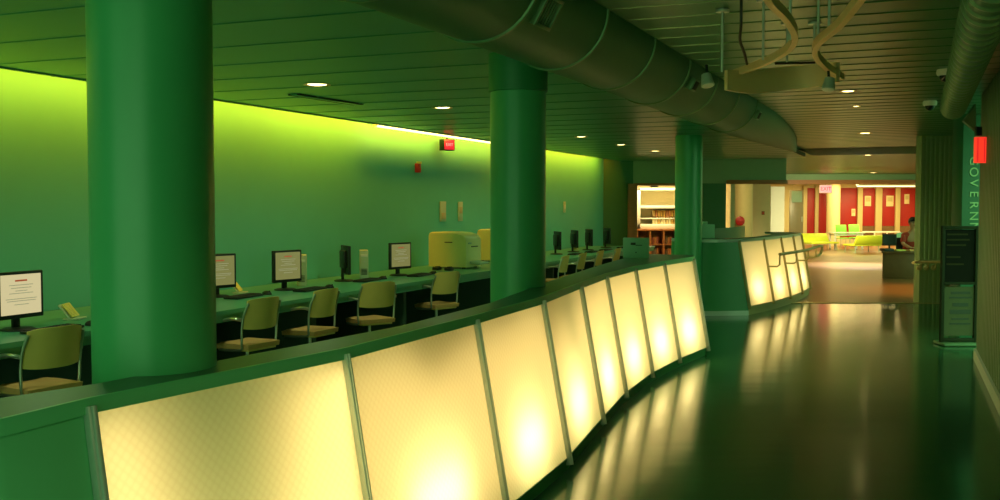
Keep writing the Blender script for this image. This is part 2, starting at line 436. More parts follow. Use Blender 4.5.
# put it on the duct skin
cl = TUBE0+TUBED*((vc.y-7)); tt = (Vector((cl.x, cl.y, cl.z)))
axp = tA + D*((vc-tA).dot(D)); dirr = (vc-axp); dirr = dirr.normalized(); vc = axp+dirr*(RT+.012)
xx = D; yy = dirr.cross(xx).normalized()
fr = MB()
fr.frame_box(vc+xx*.10, xx, yy, dirr, .02, .16, .035, .003); fr.frame_box(vc-xx*.10, xx, yy, dirr, .02, .16, .035, .003)
fr.frame_box(vc+yy*.075, xx, yy, dirr, .22, .018, .035, .003); fr.frame_box(vc-yy*.075, xx, yy, dirr, .22, .018, .035, .003); fr.build('vent_frame', 'duct2', root)
fr = MB(); fr.frame_box(vc-dirr*.006, xx, yy, dirr, .19, .14, .01); fr.build('backing', 'blackmatt', root)
for k in range(5):
    s = MB(); s.frame_box(vc+xx*(-.07+.035*k), xx, yy, dirr, .012, .14, .016, .002); s.build('slat', 'duct2', root)

# ------------------------------------------------------------------ lit counter (near)
def panel_counter(name, label, tops, bots, inner, ztop, zbot, endL, endR, lampE, mats, skip_first=False):
    """tops: plan points of the panels' top edge (one per divider), bots: of their bottom edge"""
    root = thing(name, label, 'counter')
    n = len(tops)
    T = [Vector((p.x, p.y, ztop-.035)) for p in tops]; B = [Vector((p.x, p.y, zbot)) for p in bots]
    for i in range(n-1):
        t0, t1, b0, b1 = T[i], T[i+1], B[i], B[i+1]
        ax = (t1-t0).normalized(); nrm = (b1-b0).normalized().cross((t0-b0).normalized()); nrm.normalize()
        if nrm.dot(EYE-t0) < 0 : nrm = -nrm
        m = MB(); g = 10
        vs = []; fs = []
        for a in range(g+1):
            for c in range(g+1):
                u_, v_ = a/g, c/g
                p = b0.lerp(b1, u_).lerp(t0.lerp(t1, u_), v_); vs.append(p)
        for a in range(g):
            for c in range(g): fs.append((a*(g+1)+c, (a+1)*(g+1)+c, (a+1)*(g+1)+c+1, a*(g+1)+c+1))
        m.quads(vs, fs)
        # folded-back rim gives the sheet its depth
        rim = [b0, b1, t1, t0]; rimb = [p-nrm*.012 for p in rim]
        m.quads(rim+rimb, [(k, (k+1) % 4, 4+(k+1) % 4, 4+k) for k in range(4)])
        uvl = m.b.loops.layers.uv.new('UVMap')
        for f in m.b.faces:
            for l in f.loops:
                d = l.vert.co-b0; l[uvl].uv = (d.dot(ax), d.z)
        m.build('light_panel', 'panel', root)
        # lamp inside the box
        mid = b0.lerp(b1, .5); up = (t0.lerp(t1, .5)-mid).normalized()
        Lx = (t1-t0).length
        lc = mid+up*.24-nrm*.17
        if not (i == 0 and skip_first):
            add_light('panel_lamp', 'AREA', lc, lampE*.62, (1, .85, .48), size=.40*Lx, size_y=.16, aim=lc+nrm)
            lc2 = mid+up*.50-nrm*(.13 if skip_first and i < 3 else .22)
            add_light('panel_lamp', 'AREA', lc2, lampE*.98*(Lx/.95)*(.70 if skip_first and i < 3 else 1), (1, .77, .38), size=1.0*Lx, size_y=.84, aim=lc2+nrm)
        else:                                  # the pillar stands inside the first box: lamps on both sides of it and a low strip
            for uu, ww, ee in ((.10, .18, .19), (.82, .34, .27)):
                c2 = b0.lerp(b1, uu)+up*.50-nrm*.13
                add_light('panel_lamp', 'AREA', c2, lampE*1.75*ee, (1, .80, .40), size=ww*Lx, size_y=.84, aim=c2+nrm+ax*(.5 if uu < .5 else -.5))
            c2 = mid+up*.06-nrm*.10
            add_light('panel_lamp', 'AREA', c2, lampE*.8, (1, .80, .46), size=.85*Lx, size_y=.10, aim=c2+nrm*.35+up)
    for i in range(n):                        # divider posts, leaning with the panels
        t, bb = T[i], B[i]; up = (t-bb).normalized()
        ax = (T[min(i+1, n-1)]-T[max(i-1, 0)]).normalized(); nrm = ax.cross(up)
        if nrm.dot(EYE-t) < 0: nrm = -nrm
        nrm.normalize(); ax = up.cross(nrm).normalized()
        w = .017 if 0 < i < n-1 else .032
        m = MB(); c = (t+bb)/2; L = (t-bb).length+.05
        m.frame_box(c+nrm*.008-up*.015, ax, nrm, up, w, .036, L, .003)
        m.frame_box(c+nrm*.029-up*.015, ax, nrm, up, w*.45, .012, L, .003)
        m.build('divider_post', mats['post'], root)
    full_out = endL + [Vector((p.x, p.y, 0)) for p in tops] + endR
    # top slab with a lighter edge
    m = MB(); poly = [(p.x, p.y) for p in full_out] + [(p.x, p.y) for p in inner[::-1]]
    m.prism(poly, ztop-.028, ztop); m.build('countertop', mats['top'], root)
    m = MB(); secs = []
    for i, p in enumerate(full_out):
        q = inner[min(len(inner)-1, int(i*len(inner)/len(full_out)))]
        d = full_out[min(i+1, len(full_out)-1)]-full_out[max(i-1, 0)]; nn = Vector((d.y, -d.x, 0)).normalized()
        if nn.dot(Vector((q.x, q.y, 0))-p) > 0: nn = -nn
        secs.append([Vector((p.x, p.y, ztop-.045)), Vector((p.x, p.y, ztop+.001)), p+nn*.012+UP*(ztop+.001), p+nn*.012+UP*(ztop-.045)])
    m.band(secs); m.build('edge_band', mats['fascia'], root)
    # inner wall of the counter
    m = MB(); secs = []
    for i, p in enumerate(inner):
        d = inner[min(i+1, len(inner)-1)]-inner[max(i-1, 0)]; nn = Vector((-d.y, d.x, 0)).normalized()
        q = p - nn*.03
        secs.append([Vector((p.x, p.y, 0)), Vector((p.x, p.y, ztop-.028)), Vector((q.x, q.y, ztop-.028)), Vector((q.x, q.y, 0))])
    m.band(secs); m.build('inner_panel', 'inside', root)
    # plinth under the panels
    m = MB(); secs = []
    for i, p in enumerate(bots):
        d = bots[min(i+1, n-1)]-bots[max(i-1, 0)]; nn = Vector((d.y, -d.x, 0)).normalized()
        secs.append([p+UP*0-nn*.015, p+UP*(zbot+.004)+nn*.004, p+UP*(zbot+.02)-nn*.16, p-nn*.16])
    m.band(secs); m.build('plinth', mats['plinth'], root)
    return root, T, B
ZT = 1.055
tops = [PZ(*p, ZT-.035) for p in ((87, 410), (343, 357), (474, 322), (541, 302.5), (579, 287.5), (605, 277.7), (634, 270), (663, 264.5), (692.5, 260))]
ZBt = .085
# bottom edge: the panels lean out towards the corridor
bots = []
for i, p in enumerate(tops):
    d = tops[min(i+1, 8)]-tops[max(i-1, 0)]; nn = Vector((d.y, -d.x, 0)).normalized()
    q = p+nn*.165; bots.append(Vector((q.x, q.y, 0)))
inner = [PZ(*p, ZT) for p in ((-60, 401), (0, 398), (94, 384), (216, 361), (400, 326), (490, 303), (547, 282), (600, 265), (630, 256.5), (648, 254))]
inner = [Vector((p.x, p.y, 0)) for p in inner]
flat = lambda p: Vector((p.x, p.y, 0))
endL = catmull([Vector((-2.15, 2.75, 0)), Vector((-1.85, 2.40, 0)), Vector((-1.52, 2.42, 0)), flat(PZ(0, 418.5, ZT))], 5)
endR = [flat(tops[-1])+Vector((.05, .20, 0)), flat(tops[-1])+Vector((-.02, .40, 0))]
counter, TT, BB = panel_counter('lit_counter', 'long curved counter with eight glowing honeycomb panels and a green top', tops, bots, inner, ZT, ZBt, endL, endR, 4.5,
                                dict(post='steel', top='top', fascia='fascia', plinth='ring'), skip_first=True)
# green rounded end of the counter
m = MB(); secs = []
el = endL + [flat(tops[0])]
for i, p in enumerate(el):
    d = el[min(i+1, len(el)-1)]-el[max(i-1, 0)]; nn = Vector((d.y, -d.x, 0)).normalized(); k = .03+.13*i/(len(el)-1)
    secs.append([p+UP*(ZT-.03), p+nn*k, p+nn*(k-.03), p-nn*.03+UP*(ZT-.03)])
m.band(secs); m.build('end_panel', 'fascia', counter)
m = MB(); t, bb = TT[-1], BB[-1]
e2 = endR[-1]
m.quads([flat(bb), flat(bb)+UP*ZBt, t, e2+UP*(ZT-.03), e2+Vector((.12, 0, 0)), ], [(0, 1, 2, 3, 4)])
m.quads([flat(bb)+Vector((0, .03, 0)), e2+Vector((.1, .03, 0)), e2+UP*(ZT-.03)+Vector((0, .03, 0)), t+Vector((0, .03, 0))], [(0, 1, 2, 3)])
m.build('end_panel', 'darkgreen', counter)
# light-tight divisions inside
# ------------------------------------------------------------------ far service counter
ZF = 1.115
ft = [PZ(*p, ZF-.035) for p in ((740, 240.5), (763.8, 238.6), (781.8, 237), (793, 236), (802, 235))]
fb = [PZ(*p, .13) for p in ((748.8, 306.5), (772.8, 301.5), (789.8, 296.5), (801.6, 292), (809.6, 287.5))]
ft = []
for i, p in enumerate(fb):
    d = fb[min(i+1, 4)]-fb[max(i-1, 0)]; nn = Vector((d.y, -d.x, 0)).normalized()
    q = p-nn*.17; ft.append(Vector((q.x, q.y, 0)))
fb = [flat(p) for p in fb]
fl_bot = [Vector((2.55, 15.0, 0)), Vector((2.66, 14.7, 0)), Vector((2.85, 14.55, 0)), flat(PZ(710, 316.5, 0))]
fendL = [Vector((2.60, 15.1, 0)), Vector((2.70, 14.78, 0)), Vector((2.88, 14.62, 0)), Vector((3.15, 14.52, 0))]
fendR = [ft[-1]+Vector((-.05, .45, 0)), ft[-1]+Vector((-.45, .75, 0))]
finner = [Vector((2.85, 15.3, 0)), Vector((3.0, 15.1, 0)), Vector((3.2, 15.05, 0)), Vector((3.6, 15.2, 0)), Vector((4.1, 15.95, 0)), Vector((4.55, 16.9, 0)), Vector((4.85, 17.6, 0)), Vector((4.95, 18.3, 0))]
fcounter, FT, FB = panel_counter('service_counter', 'end counter beyond the slim pillar with four glowing panels and a handrail', ft, fb, finner, ZF, .13, fendL, fendR, 3.3,
                                 dict(post='beige', top='top', fascia='steel', plinth='beige'))
m = MB(); secs = []
for p, q in zip(fendL+[ft[0]], fl_bot[:3]+[flat(PZ(712, 316, 0)), fb[0]]):
    secs.append([p+UP*(ZF-.03), q+UP*.07, q+UP*.07+Vector((0, .04, 0)), p+UP*(ZF-.03)+Vector((0, .04, 0))])
m.band(secs); m.build('end_panel', 'ring', fcounter)
m = MB(); secs = []
for q in fl_bot[:3]+[flat(PZ(712, 316, 0)), fb[0]]:
    secs.append([q+UP*.07, q, q+Vector((0, .04, 0)), q+UP*.07+Vector((0, .04, 0))])
m.band(secs); m.build('plinth', 'steel', fcounter)
# back shelf inside the far counter
m = MB(); m.band([[p+UP*.0, p+UP*1.2, p+UP*1.2+Vector((.0, .05, 0)), p+Vector((0, .05, 0))] for p in (Vector((3.3, 17.4, 0)), Vector((3.9, 17.9, 0)), Vector((4.6, 19.2, 0)), Vector((4.9, 20, 0)))]); m.build('back_panel', 'darkgreen', fcounter)
# handrail on the far counter
hr = thing('handrail', 'bent metal handrail in front of the far glowing panels', 'handrail')
hp = [PZ(x, y, .88) for x, y in ((768, 254), (790, 253.5), (806, 253.5), (813, 256))]
hp = [p for p in hp]
base = fb
pts = []
for i, p in enumerate(fb[1:]):
    d = fb[min(i+2, 4)]-fb[i+0]; nn = Vector((d.y, -d.x, 0)).normalized()
    pts.append(p+nn*.10+UP*.86)
e = pts[-1]+Vector((.22, .35, 0)); pts += [e, e-UP*.14+Vector((-.03, 0, 0)), pts[-1]-UP*.16]
m = MB(); m.tube(catmull(pts, 5), .024, 10); m.build('rail', 'beige', hr)
for i in (1, 2, 3, 4):
    p = pts[i-1]; d = fb[min(i+1, 4)]-fb[i-1]; nn = Vector((d.y, -d.x, 0)).normalized()
    m = MB(); m.tube([p, p-UP*.16, p-UP*.19-nn*.04, p-UP*.19-nn*.19], .014, 8); m.build('bracket', 'beige', hr)

# ------------------------------------------------------------------ desk along the wall
DOFFE = -5.72
dk = thing('wall_desk', 'long green worktop against the wall carrying the computers', 'desk')
m = MB(); m.prism([at(3.6, DOFFE), at(21.6, DOFFE), at(21.6, WOFF+.02), at(3.6, WOFF+.02)], .705, .74); m.build('worktop', 'desk', dk)
m = MB(); m.prism([at(3.6, DOFFE-.02), at(21.6, DOFFE-.02), at(21.6, DOFFE-.05), at(3.6, DOFFE-.05)], .64, .705); m.build('apron', 'desk', dk)
for y in (4.2, 7.5, 9.6, 11.3, 13.6, 15.9, 18.2, 20.4):
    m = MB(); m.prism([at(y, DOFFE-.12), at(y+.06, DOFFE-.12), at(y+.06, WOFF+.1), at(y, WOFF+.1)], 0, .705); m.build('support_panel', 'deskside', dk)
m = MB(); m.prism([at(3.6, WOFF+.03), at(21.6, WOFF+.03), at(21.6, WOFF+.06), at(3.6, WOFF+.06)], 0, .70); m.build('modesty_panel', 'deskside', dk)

# ------------------------------------------------------------------ chairs
def make_chair():
    t = thing('task_chair', '', 'chair', group='beige chairs along the computer desk')
    m = MB()                                       # dished seat cushion
    g = 10; vs = []; fs = []
    top = []; bot = []
    for i in range(g+1):
        for j in range(g+1):
            u_, v_ = i/g*2-1, j/g*2-1
            x = u_*.225*(1-.10*max(0, v_)**2); y = v_*.215
            e = max(abs(u_), abs(v_)); dome = .022*(1-e**4)-.018*(1-u_*u_)*(1-v_*v_)
            fr = -.035*max(0, v_-.55)
            top.append(Vector((x, y, .455+dome+fr))); bot.append(Vector((x*.97, y*.97, .415+fr)))
    k = (g+1)*(g+1)
    for i in range(g):
        for j in range(g):
            a = i*(g+1)+j; fs.append((a, a+g+1, a+g+2, a+1)); fs.append((k+a, k+a+1, k+a+g+2, k+a+g+1))
    border = [j for j in range(g+1)] + [i*(g+1)+g for i in range(1, g+1)] + [g*(g+1)+j for j in range(g-1, -1, -1)] + [i*(g+1) for i in range(g-1, 0, -1)]
    for a, b2 in zip(border, border[1:]+border[:1]): fs.append((a, b2, k+b2, k+a))
    m.quads(top+bot, fs); m.build('seat', 'cushion', t)
    m = MB(); m.box((0, 0, .405), (.40, .38, .022), bevel=.008); m.build('seat_pan', 'shell', t)
    m = MB(); gx, gz = 12, 6; vs = []; fs = []            # curved shell back
    for sgn in (0, 1):
        for i in range(gx+1):
            for j in range(gz+1):
                u_ = i/gx*2-1; v_ = j/gz
                wdt = .235*(1-.05*v_); z = .575+.265*v_
                c = abs(u_)**4*.02*(1 if v_ > .5 else -.6)
                y = -.235-.055*v_+.075*u_*u_ + (.012 if sgn else 0)
                vs.append(Vector((u_*wdt, y, z-c)))
    k = (gx+1)*(gz+1)
    for i in range(gx):
        for j in range(gz):
            a = i*(gz+1)+j; fs.append((a, a+1, a+gz+2, a+gz+1)); fs.append((k+a, k+a+gz+1, k+a+gz+2, k+a+1))
    border = [j for j in range(gz+1)] + [i*(gz+1)+gz for i in range(1, gx+1)] + [gx*(gz+1)+j for j in range(gz-1, -1, -1)] + [i*(gz+1) for i in range(gx-1, 0, -1)]
    for a, b2 in zip(border, border[1:]+border[:1]): fs.append((a, b2, k+b2, k+a))
    m.quads(vs, fs); m.build('backrest', 'shell', t)
    for sx in (-1, 1):
        m = MB(); m.tube(catmull([(sx*.228, -.225, .80), (sx*.243, -.18, .70), (sx*.245, -.155, .58), (sx*.24, -.15, .47), (sx*.225, -.13, .415), (sx*.20, .0, .398), (sx*.20, .17, .396)], 5), .0115, 10); m.build('side_frame', 'chrome', t)
        m = MB(); m.tube(catmull([(sx*.245, -.16, .66), (sx*.285, -.12, .672), (sx*.30, -.04, .668), (sx*.295, .02, .655)], 5), .014, 8)
        arm = m.build('armrest', 'chrome', t)
    m = MB(); m.lathe((0, 0, 0), [(0, .10), (.028, .10), (.028, .24), (.018, .25), (.018, .395), (.05, .398), (0, .40)], 20); m.build('column', 'chrome', t)
    m = MB()
    for k in range(5):
        a = 2*math.pi*k/5+.3; d = Vector((math.cos(a), math.sin(a), 0)); m.tube([d*.02+UP*.125, d*.15+UP*.10, d*.27+UP*.078], .016, 8)
    m.build('star_base', 'black', t)
    for k in range(5):
        a = 2*math.pi*k/5+.3; d = Vector((math.cos(a), math.sin(a), 0)); s = Vector((-d.y, d.x, 0))
        m = MB(); m.cyl(d*.27+UP*.028+s*.013, .028, .016, s, 14); m.cyl(d*.27+UP*.028-s*.013, .028, .016, s, 14); m.cyl(d*.27+UP*.058, .008, .04, UP, 8); m.build('castor', 'black', t)
    return t
ch0 = make_chair()
# px of the seat, extra distance from the desk edge, turn, label
chairs = [(35, .03, -8, 'beige chair before the bright white screen, left of the thick pillar'),
          (246, .03, -6, 'beige chair just right of the thick pillar, half turned'),
          (309, .02, -2, 'beige chair below the screen with a pale tower beside it'),
          (369, .08, -30, 'beige chair with its pale seat showing, below the edge-on screen'),
          (436, .02, -20, 'beige chair in front of the cream printer, left of the second pillar'),
          (553, .02, 5, 'far beige chair nearest to the second pillar'),
          (571, .02, 5, 'far beige chair, second along from the second pillar'),
          (589, .02, 5, 'far beige chair, third along from the second pillar'),
          (607, .02, 5, 'far beige chair, last in the row before the pale sign box')]
for i, (px, off, turn, lab) in enumerate(chairs):
    p = line_pt(px, DOFFE+off)
    if i == 0: c = ch0; c.scale = (.86, .9, 1); c.location = p; c.rotation_euler = (0, 0, YAWD+R(turn)); c['label'] = lab
    else: dup(ch0, p, YAWD+R(turn), lab)

# ------------------------------------------------------------------ monitors, keyboards, mice
def make_monitor(smat):
    t = thing('computer_monitor', '', 'monitor', group='computer screens along the desk')
    m = MB(); m.box((0, .0, .245), (.385, .035, .325), bevel=.008); m.box((0, -.03, .25), (.24, .04, .2), bevel=.012); m.build('housing', 'black', t)
    m = MB(); m.box((0, .0185, .25), (.335, .003, .275)); s = m.build('screen', smat, t)
    if smat != 'offscreen':
        m = MB(); m.box((0, .0205, .345), (.10, .001, .012)); m.build('heading', 'scrred', s)
        m = MB()
        for z, w in ((.315, .20), (.295, .17), (.275, .10), (.258, .20), (.22, .26), (.205, .24), (.18, .12)): m.box((0, .0205, z), (w, .001, .005))
        m.build('text_lines', 'scrgrey', s)
    m = MB(); m.box((0, -.04, .12), (.06, .025, .22), bevel=.006); m.build('neck', 'black', t)
    m = MB(); m.lathe((0, -.02, 0), [(0, 0), (.115, 0), (.115, .008), (.09, .018), (0, .022)], 28); m.build('foot', 'black', t)
    return t
def make_keyboard():
    t = thing('keyboard', '', 'keyboard', group='black keyboards on the desk')
    m = MB(); m.box((0, 0, .010), (.44, .155, .018), bevel=.006); m.build('case', 'black', t)
    m = MB()
    for r in range(5):
        for c in range(14): m.box((-.195+.03*c, -.055+.026*r, .0215), (.024, .020, .008), bevel=.002, seg=1)
    m.build('keys', 'blackmatt', t); return t
def make_mouse():
    t = thing('computer_mouse', '', 'mouse', group='black mice on the desk')
    m = MB(); m.sphere((0, 0, .004), .034, (.85, 1.55, 1.0)); 
    geom = m.b.verts[:]+m.b.edges[:]+m.b.faces[:]
    bmesh.ops.bisect_plane(m.b, geom=geom, plane_co=(0, 0, 0), plane_no=(0, 0, 1), clear_inner=True); m.build('mouse_body', 'black', t)
    m = MB(); m.cyl((0, .03, .032), .008, .006, (1, 0, 0), 10); m.build('scroll_wheel', 'blackmatt', t); return t
YAWN = math.atan2(-N.x, N.y)            # takes +Y to N: screens look into the corridor
mon_lit = make_monitor('screen'); mon_dim = make_monitor('screendim'); mon_off = make_monitor('offscreen')
kb0 = make_keyboard(); ms0 = make_mouse()
used = set()
def put(proto, loc, rz, lab):
    if proto.name not in used:
        used.add(proto.name); proto.location = loc; proto.rotation_euler = (0, 0, rz); proto['label'] = lab; return proto
    return dup(proto, loc, rz, lab)
ZD = .741
# (proto, px, py of foot, turn, label)
mons = [(mon_lit, 20, 330, 0, 'brightly lit white screen at the left edge, on the desk'),
        (mon_dim, 219, 297, -14, 'lit screen half hidden by the thick pillar'),
        (mon_dim, 287, 290, -12, 'lit screen with a red heading, beside a pale computer tower'),
        (mon_off, 346, 281, 44, 'dark screen turned edge-on, between two lit ones'),
        (mon_dim, 400, 275.5, -14, 'small lit screen just left of the cream printer')]
names = {0: 'the bright white screen', 1: 'the screen half hidden by the thick pillar', 2: 'the red-headed screen', 3: 'the edge-on dark screen', 4: 'the screen beside the cream printer'}
for i, (pr, px, py, tn, lab) in enumerate(mons):
    p = PZ(px, py, ZD); rz = YAWN+R(tn)
    put(pr, p, rz, lab)
    f = Vector((-math.sin(YAWN), math.cos(YAWN), 0)); 
    k = p+N*.24+U*.06
    if i == 3: k = p+N*.22+U*.10
    put(kb0, Vector((k.x, k.y, ZD)), YAWN+R(4), 'black keyboard in front of '+names[i])
    k2 = k+U*.33+N*.02
    put(ms0, Vector((k2.x, k2.y, ZD)), YAWN+R(10), 'black mouse on the desk by '+names[i])
farlab = ['dark far screen closest to the second pillar, seen edge-on', 'dark far screen, second from the pillar, above a yellow paper', 'dark far screen, third from the second pillar', 'dark far screen, last in the row near the end wall']
for (px, tn), lab in zip(((557.5, 36), (574.5, 36), (589, 36), (607, 36)), farlab):
    p = line_pt(px, -6.45); put(mon_off, Vector((p.x, p.y, ZD)), YAWN+R(tn), lab)
    k = p+N*.34; put(kb0, Vector((k.x, k.y, ZD)), YAWN, 'black keyboard before the '+lab.split(',')[0]+(','+lab.split(',')[1] if 'far screen,' in lab else ''))

# pale computer towers
def tower(px, py, lab, first=[None]):
    if first[0] is None:
        t = thing('computer_tower', lab, 'computer', group='pale computer towers'); first[0] = t
        m = MB(); m.box((0, 0, .165), (.10, .30, .33), bevel=.006); m.build('case', 'pale', t)
        m = MB(); m.box((0, .152, .27), (.08, .006, .03), bevel=.002); m.build('drive_bay', 'white', t)
        m = MB(); m.cyl((0, .152, .20), .010, .006, (0, 1, 0), 14); m.build('power_button', 'steel', t)
        m = MB()
        for k in range(5): m.box((0, .1515, .05+.015*k), (.07, .004, .006))
        m.build('grille', 'blackmatt', t)
    else: t = dup(first[0], (0, 0, 0), 0, lab)
    p = PZ(px, py, ZD); t.location = (p.x, p.y, ZD); t.rotation_euler = (0, 0, YAWN+R(-58))
tower(302, 285, 'pale slim computer tower right of the red-headed screen')
tower(364, 277.5, 'pale slim computer tower right of the edge-on dark screen')

# yellow paper trays
def tray(px, py, lab, rz, first=[None]):
    if first[0] is None:
        t = thing('paper_holder', lab, 'paper holder', group='yellow paper holders'); first[0] = t
        m = MB(); rot = Matrix.Rotation(R(38), 3, 'X'); m.box((0, 0, .055), (.17, .012, .15), rot, bevel=.003); m.box((0, .045, .006), (.17, .12, .012), bevel=.003); m.build('stand', 'pale', t)
        for k in range(3):
            m = MB(); m.box((-.05+.05*k, .014, .070), (.044, .006, .125), rot, bevel=.001); m.build('leaflet', 'yellow', t)
    else: t = dup(first[0], (0, 0, 0), 0, lab)
    p = PZ(px, py, ZD); t.location = (p.x, p.y, ZD); t.rotation_euler = (0, 0, rz)
tray(69, 319, 'yellow leaflets in a holder beside the bright white screen', YAWN+R(25))
tray(236, 293, 'pale yellow leaflets in a holder right of the thick pillar', YAWN+R(25))
tray(574, 249.5, 'yellow leaflets under a far dark screen', YAWN+R(40))

# cream printers
def printer(px, py, lab, w, h, dpt, rz):
    t = thing('large_printer', lab, 'printer', PZ(px, py, ZD), rz, 'cream printers on the desk')
    # rounded body, side profile extruded along x
    prof = [(-dpt/2, .02), (dpt/2, .02), (dpt/2, h*.80), (dpt/2-.05, h*.93), (dpt/2-.16, h*.985), (0, h), (-dpt/2+.06, h), (-dpt/2+.015, h-.015), (-dpt/2, h-.05)]
    m = MB(); secs = []
    for k, (x, sc) in enumerate(((-w/2, .97), (-w/2+.02, 1), (w/2-.02, 1), (w/2, .97))):
        secs.append([Vector((x, y*sc, .02+(z-.02)*(sc if k in (0, 3) else 1))) for y, z in prof])
    m.band(secs); m.build('body', 'cream', t)
    m = MB(); m.box((0, dpt/2+.004, h*.60), (w*.42, .012, .012)); m.build('paper_slot', 'blackmatt', t)
    m = MB(); m.box((w*.30, dpt/2-.02, h*.72), (.10, .06, .02), Matrix.Rotation(R(-30), 3, 'X'), bevel=.004); m.build('control_panel', 'pale', t)
    m = MB(); m.box((0, dpt/2+.075, h*.16), (w*.62, .17, .035), Matrix.Rotation(R(-6), 3, 'X'), bevel=.012); m.build('output_tray', 'pale', t)
    m = MB(); m.box((w/2+.003, .02, h*.72), (.008, .12, .012), bevel=.002); m.build('handle_slot', 'blackmatt', t)
    for sx in (-1, 1):
        for sy in (-1, 1):
            m = MB(); m.cyl((sx*w*.38, sy*dpt*.38, .01), .025, .02, UP, 12); m.build('foot', 'blackmatt', t)
    return t
FW = math.atan2(-U.x, U.y)
printer(455, 267.5, 'large cream printer with rounded lid on the desk, nearer of two', .46, .50, .60, YAWN+R(-2))
printer(499, 261, 'cream printer partly hidden by the second pillar, behind the nearer one', .44, .50, .56, YAWN+R(-2))
for i, (px, py) in enumerate(((437, 270), (449, 270.5))):
    p = PZ(px, py, ZD); m = MB(); m.box((0, 0, .02), (.12, .09, .04), bevel=.010); m.box((0, .01, .045), (.07, .05, .014), bevel=.005)
    o = m.build('desk_stapler' if 0 else 'small_device', 'black'); o.location = p; o.rotation_euler = (0, 0, YAWN)
    tag(o, ('left' if i == 0 else 'right')+' one of two small black devices at the foot of the cream printer', 'device', 'small black devices by the printer')

# ------------------------------------------------------------------ things on the green wall
def wallpt(px, py, off=0):
    k = ray(px, py); # intersect with wall line X = WOFF + .42Y
    s = WOFF/(k.x-.42*k.y); return EYE+k*s+N*off
WX = U; WZ = N
p = wallpt(447, 144.5, .02); 
ex = thing('exit_sign', 'red lit sign in a black box high on the green wall', 'exit sign')
pe = PY(447, 145, wallpt(447, 145).y-.35)
m = MB(); m.box((0, 0, 0), (.19, .13, .165), bevel=.006); hb = m.build('housing', 'black', ex)
m = MB(); m.box((0, -.068, 0), (.165, .008, .14), bevel=.003); m.build('sign_face', 'exit', ex)
text('EXIT', .06, Matrix.Translation((0, -.0735, 0)) @ Matrix.Rotation(R(90), 4, 'X'), 'exitletter', ex)
m = MB(); m.tube([(0, .0, .07), (0, .0, .24)], .012, 8); m.build('mount', 'black', ex)
ex.location = pe; ex.rotation_euler = (0, 0, R(34))
p = wallpt(416, 168, .03)
al = thing('fire_alarm', 'small red fire alarm on the green wall below the red sign', 'fire alarm', p, YAWN)
m = MB(); m.box((0, 0, 0), (.085, .06, .13), bevel=.008); m.build('body', 'red', al)
m = MB(); m.box((0, .02, .075), (.075, .05, .03), bevel=.006); m.build('strobe', 'yellow', al)
m = MB(); m.cyl((0, .035, -.02), .025, .012, (0, 1, 0), 18); m.build('horn', 'red', al)
for i, (px, w) in enumerate(((442, .11), (459.5, .085))):
    p = wallpt(px, 211.5, .015); t = thing('wall_plate', ('wider' if i == 0 else 'narrower')+' pale plate on the green wall above the cream printers', 'wall plate', p, YAWN, 'pale plates on the green wall')
    m = MB(); m.box((0, 0, 0), (w*1.7, .02, .30), bevel=.005); m.build('plate', 'pale', t)
    m = MB(); m.box((0, .012, -.07 if i == 0 else .02), (w*1.2, .01, .10), bevel=.003); m.build('cover', 'beige', t)
p = wallpt(564, 207, .012); t = thing('wall_plate', 'tiny pale plate on the green wall right of the second pillar', 'wall plate', p, YAWN)
m = MB(); m.box((0, 0, 0), (.12, .016, .22), bevel=.004); m.build('plate', 'pale', t)
m = MB(); m.box((0, .010, .0), (.05, .008, .08), bevel=.002); m.build('switch', 'white', t)
# visible lamp of the cove
b0 = at(12.6, -6.86)+UP*2.615; b1 = at(16.6, -6.86)+UP*2.615
t = thing('cove_light', 'bright tube light in the slot where the ceiling meets the green wall', 'light')
m = MB(); m.tube([b0, b0.lerp(b1, .5), b1], .022, 12); m.build('tube', 'tubeglow', t)
for q in (b0, b1):
    m = MB(); m.cyl(q+UP*.02, .03, .08, UP, 12); m.build('holder', 'white', t)

# ------------------------------------------------------------------ downlights
dl0 = [None]
def downlight(px, py, z, r, lab, e=14, color=(.85, 1, .42), ang=120):
    p = PZ(px, py, z)
    if dl0[0] is None:
        t = thing('ceiling_downlight', lab, 'ceiling light', group='round ceiling downlights'); dl0[0] = t
        m = MB(); m.lathe((0, 0, 0), [(.85, .0), (1.0, -.01), (1.12, -.02), (1.15, .02), (.85, .03)], 28); o = m.build('trim_ring', 'rail', t)
        m = MB(); m.lathe((0, 0, 0), [(0, -.015), (.6, -.012), (.86, .004)], 28); m.build('lens', 'lamp', t)
    else: t = dup(dl0[0], (0, 0, 0), 0, lab)
    t.location = p; t.scale = (r, r, .35)
    add_light('downlight_or_fill_beam', 'SPOT', p-UP*.04, e, color, size=r*.8, aim=p-UP, spot=R(ang), blend=.8)
for a in ((317, 84.5, CEIL, .10, 'downlight over the desks, nearest, right of the thick pillar', 40), (442, 107.5, CEIL, .10, 'downlight over the desks just above the red sign on the wall', 40),
          (581, 136.5, CEIL, .09, 'tiny far downlight right of the second pillar, nearest of three', 32), (621, 144.5, CEIL, .09, 'tiny far downlight right of the second pillar, middle of three', 32), (655, 151, CEIL, .09, 'tiny far downlight right of the second pillar, furthest of three', 32),
          (848, 91, CEILC, .075, 'corridor downlight nearest to the curved hanging fixture', 60), (856, 106, CEILC, .045, 'small dim corridor downlight just beyond the one nearest the fixture', 8), (865, 133, CEILC, .10, 'corridor downlight second from the hanging fixture', 34), (868, 155, CEILC, .10, 'corridor downlight third from the hanging fixture', 20), (873, 172.6, CEILC, .14, 'corridor downlight furthest away, just above the brown lintel', 16)):
    downlight(*a, *(((.66, 1, .50), 165) if 'over the desks' in a[4] or 'tiny far' in a[4] else ()))
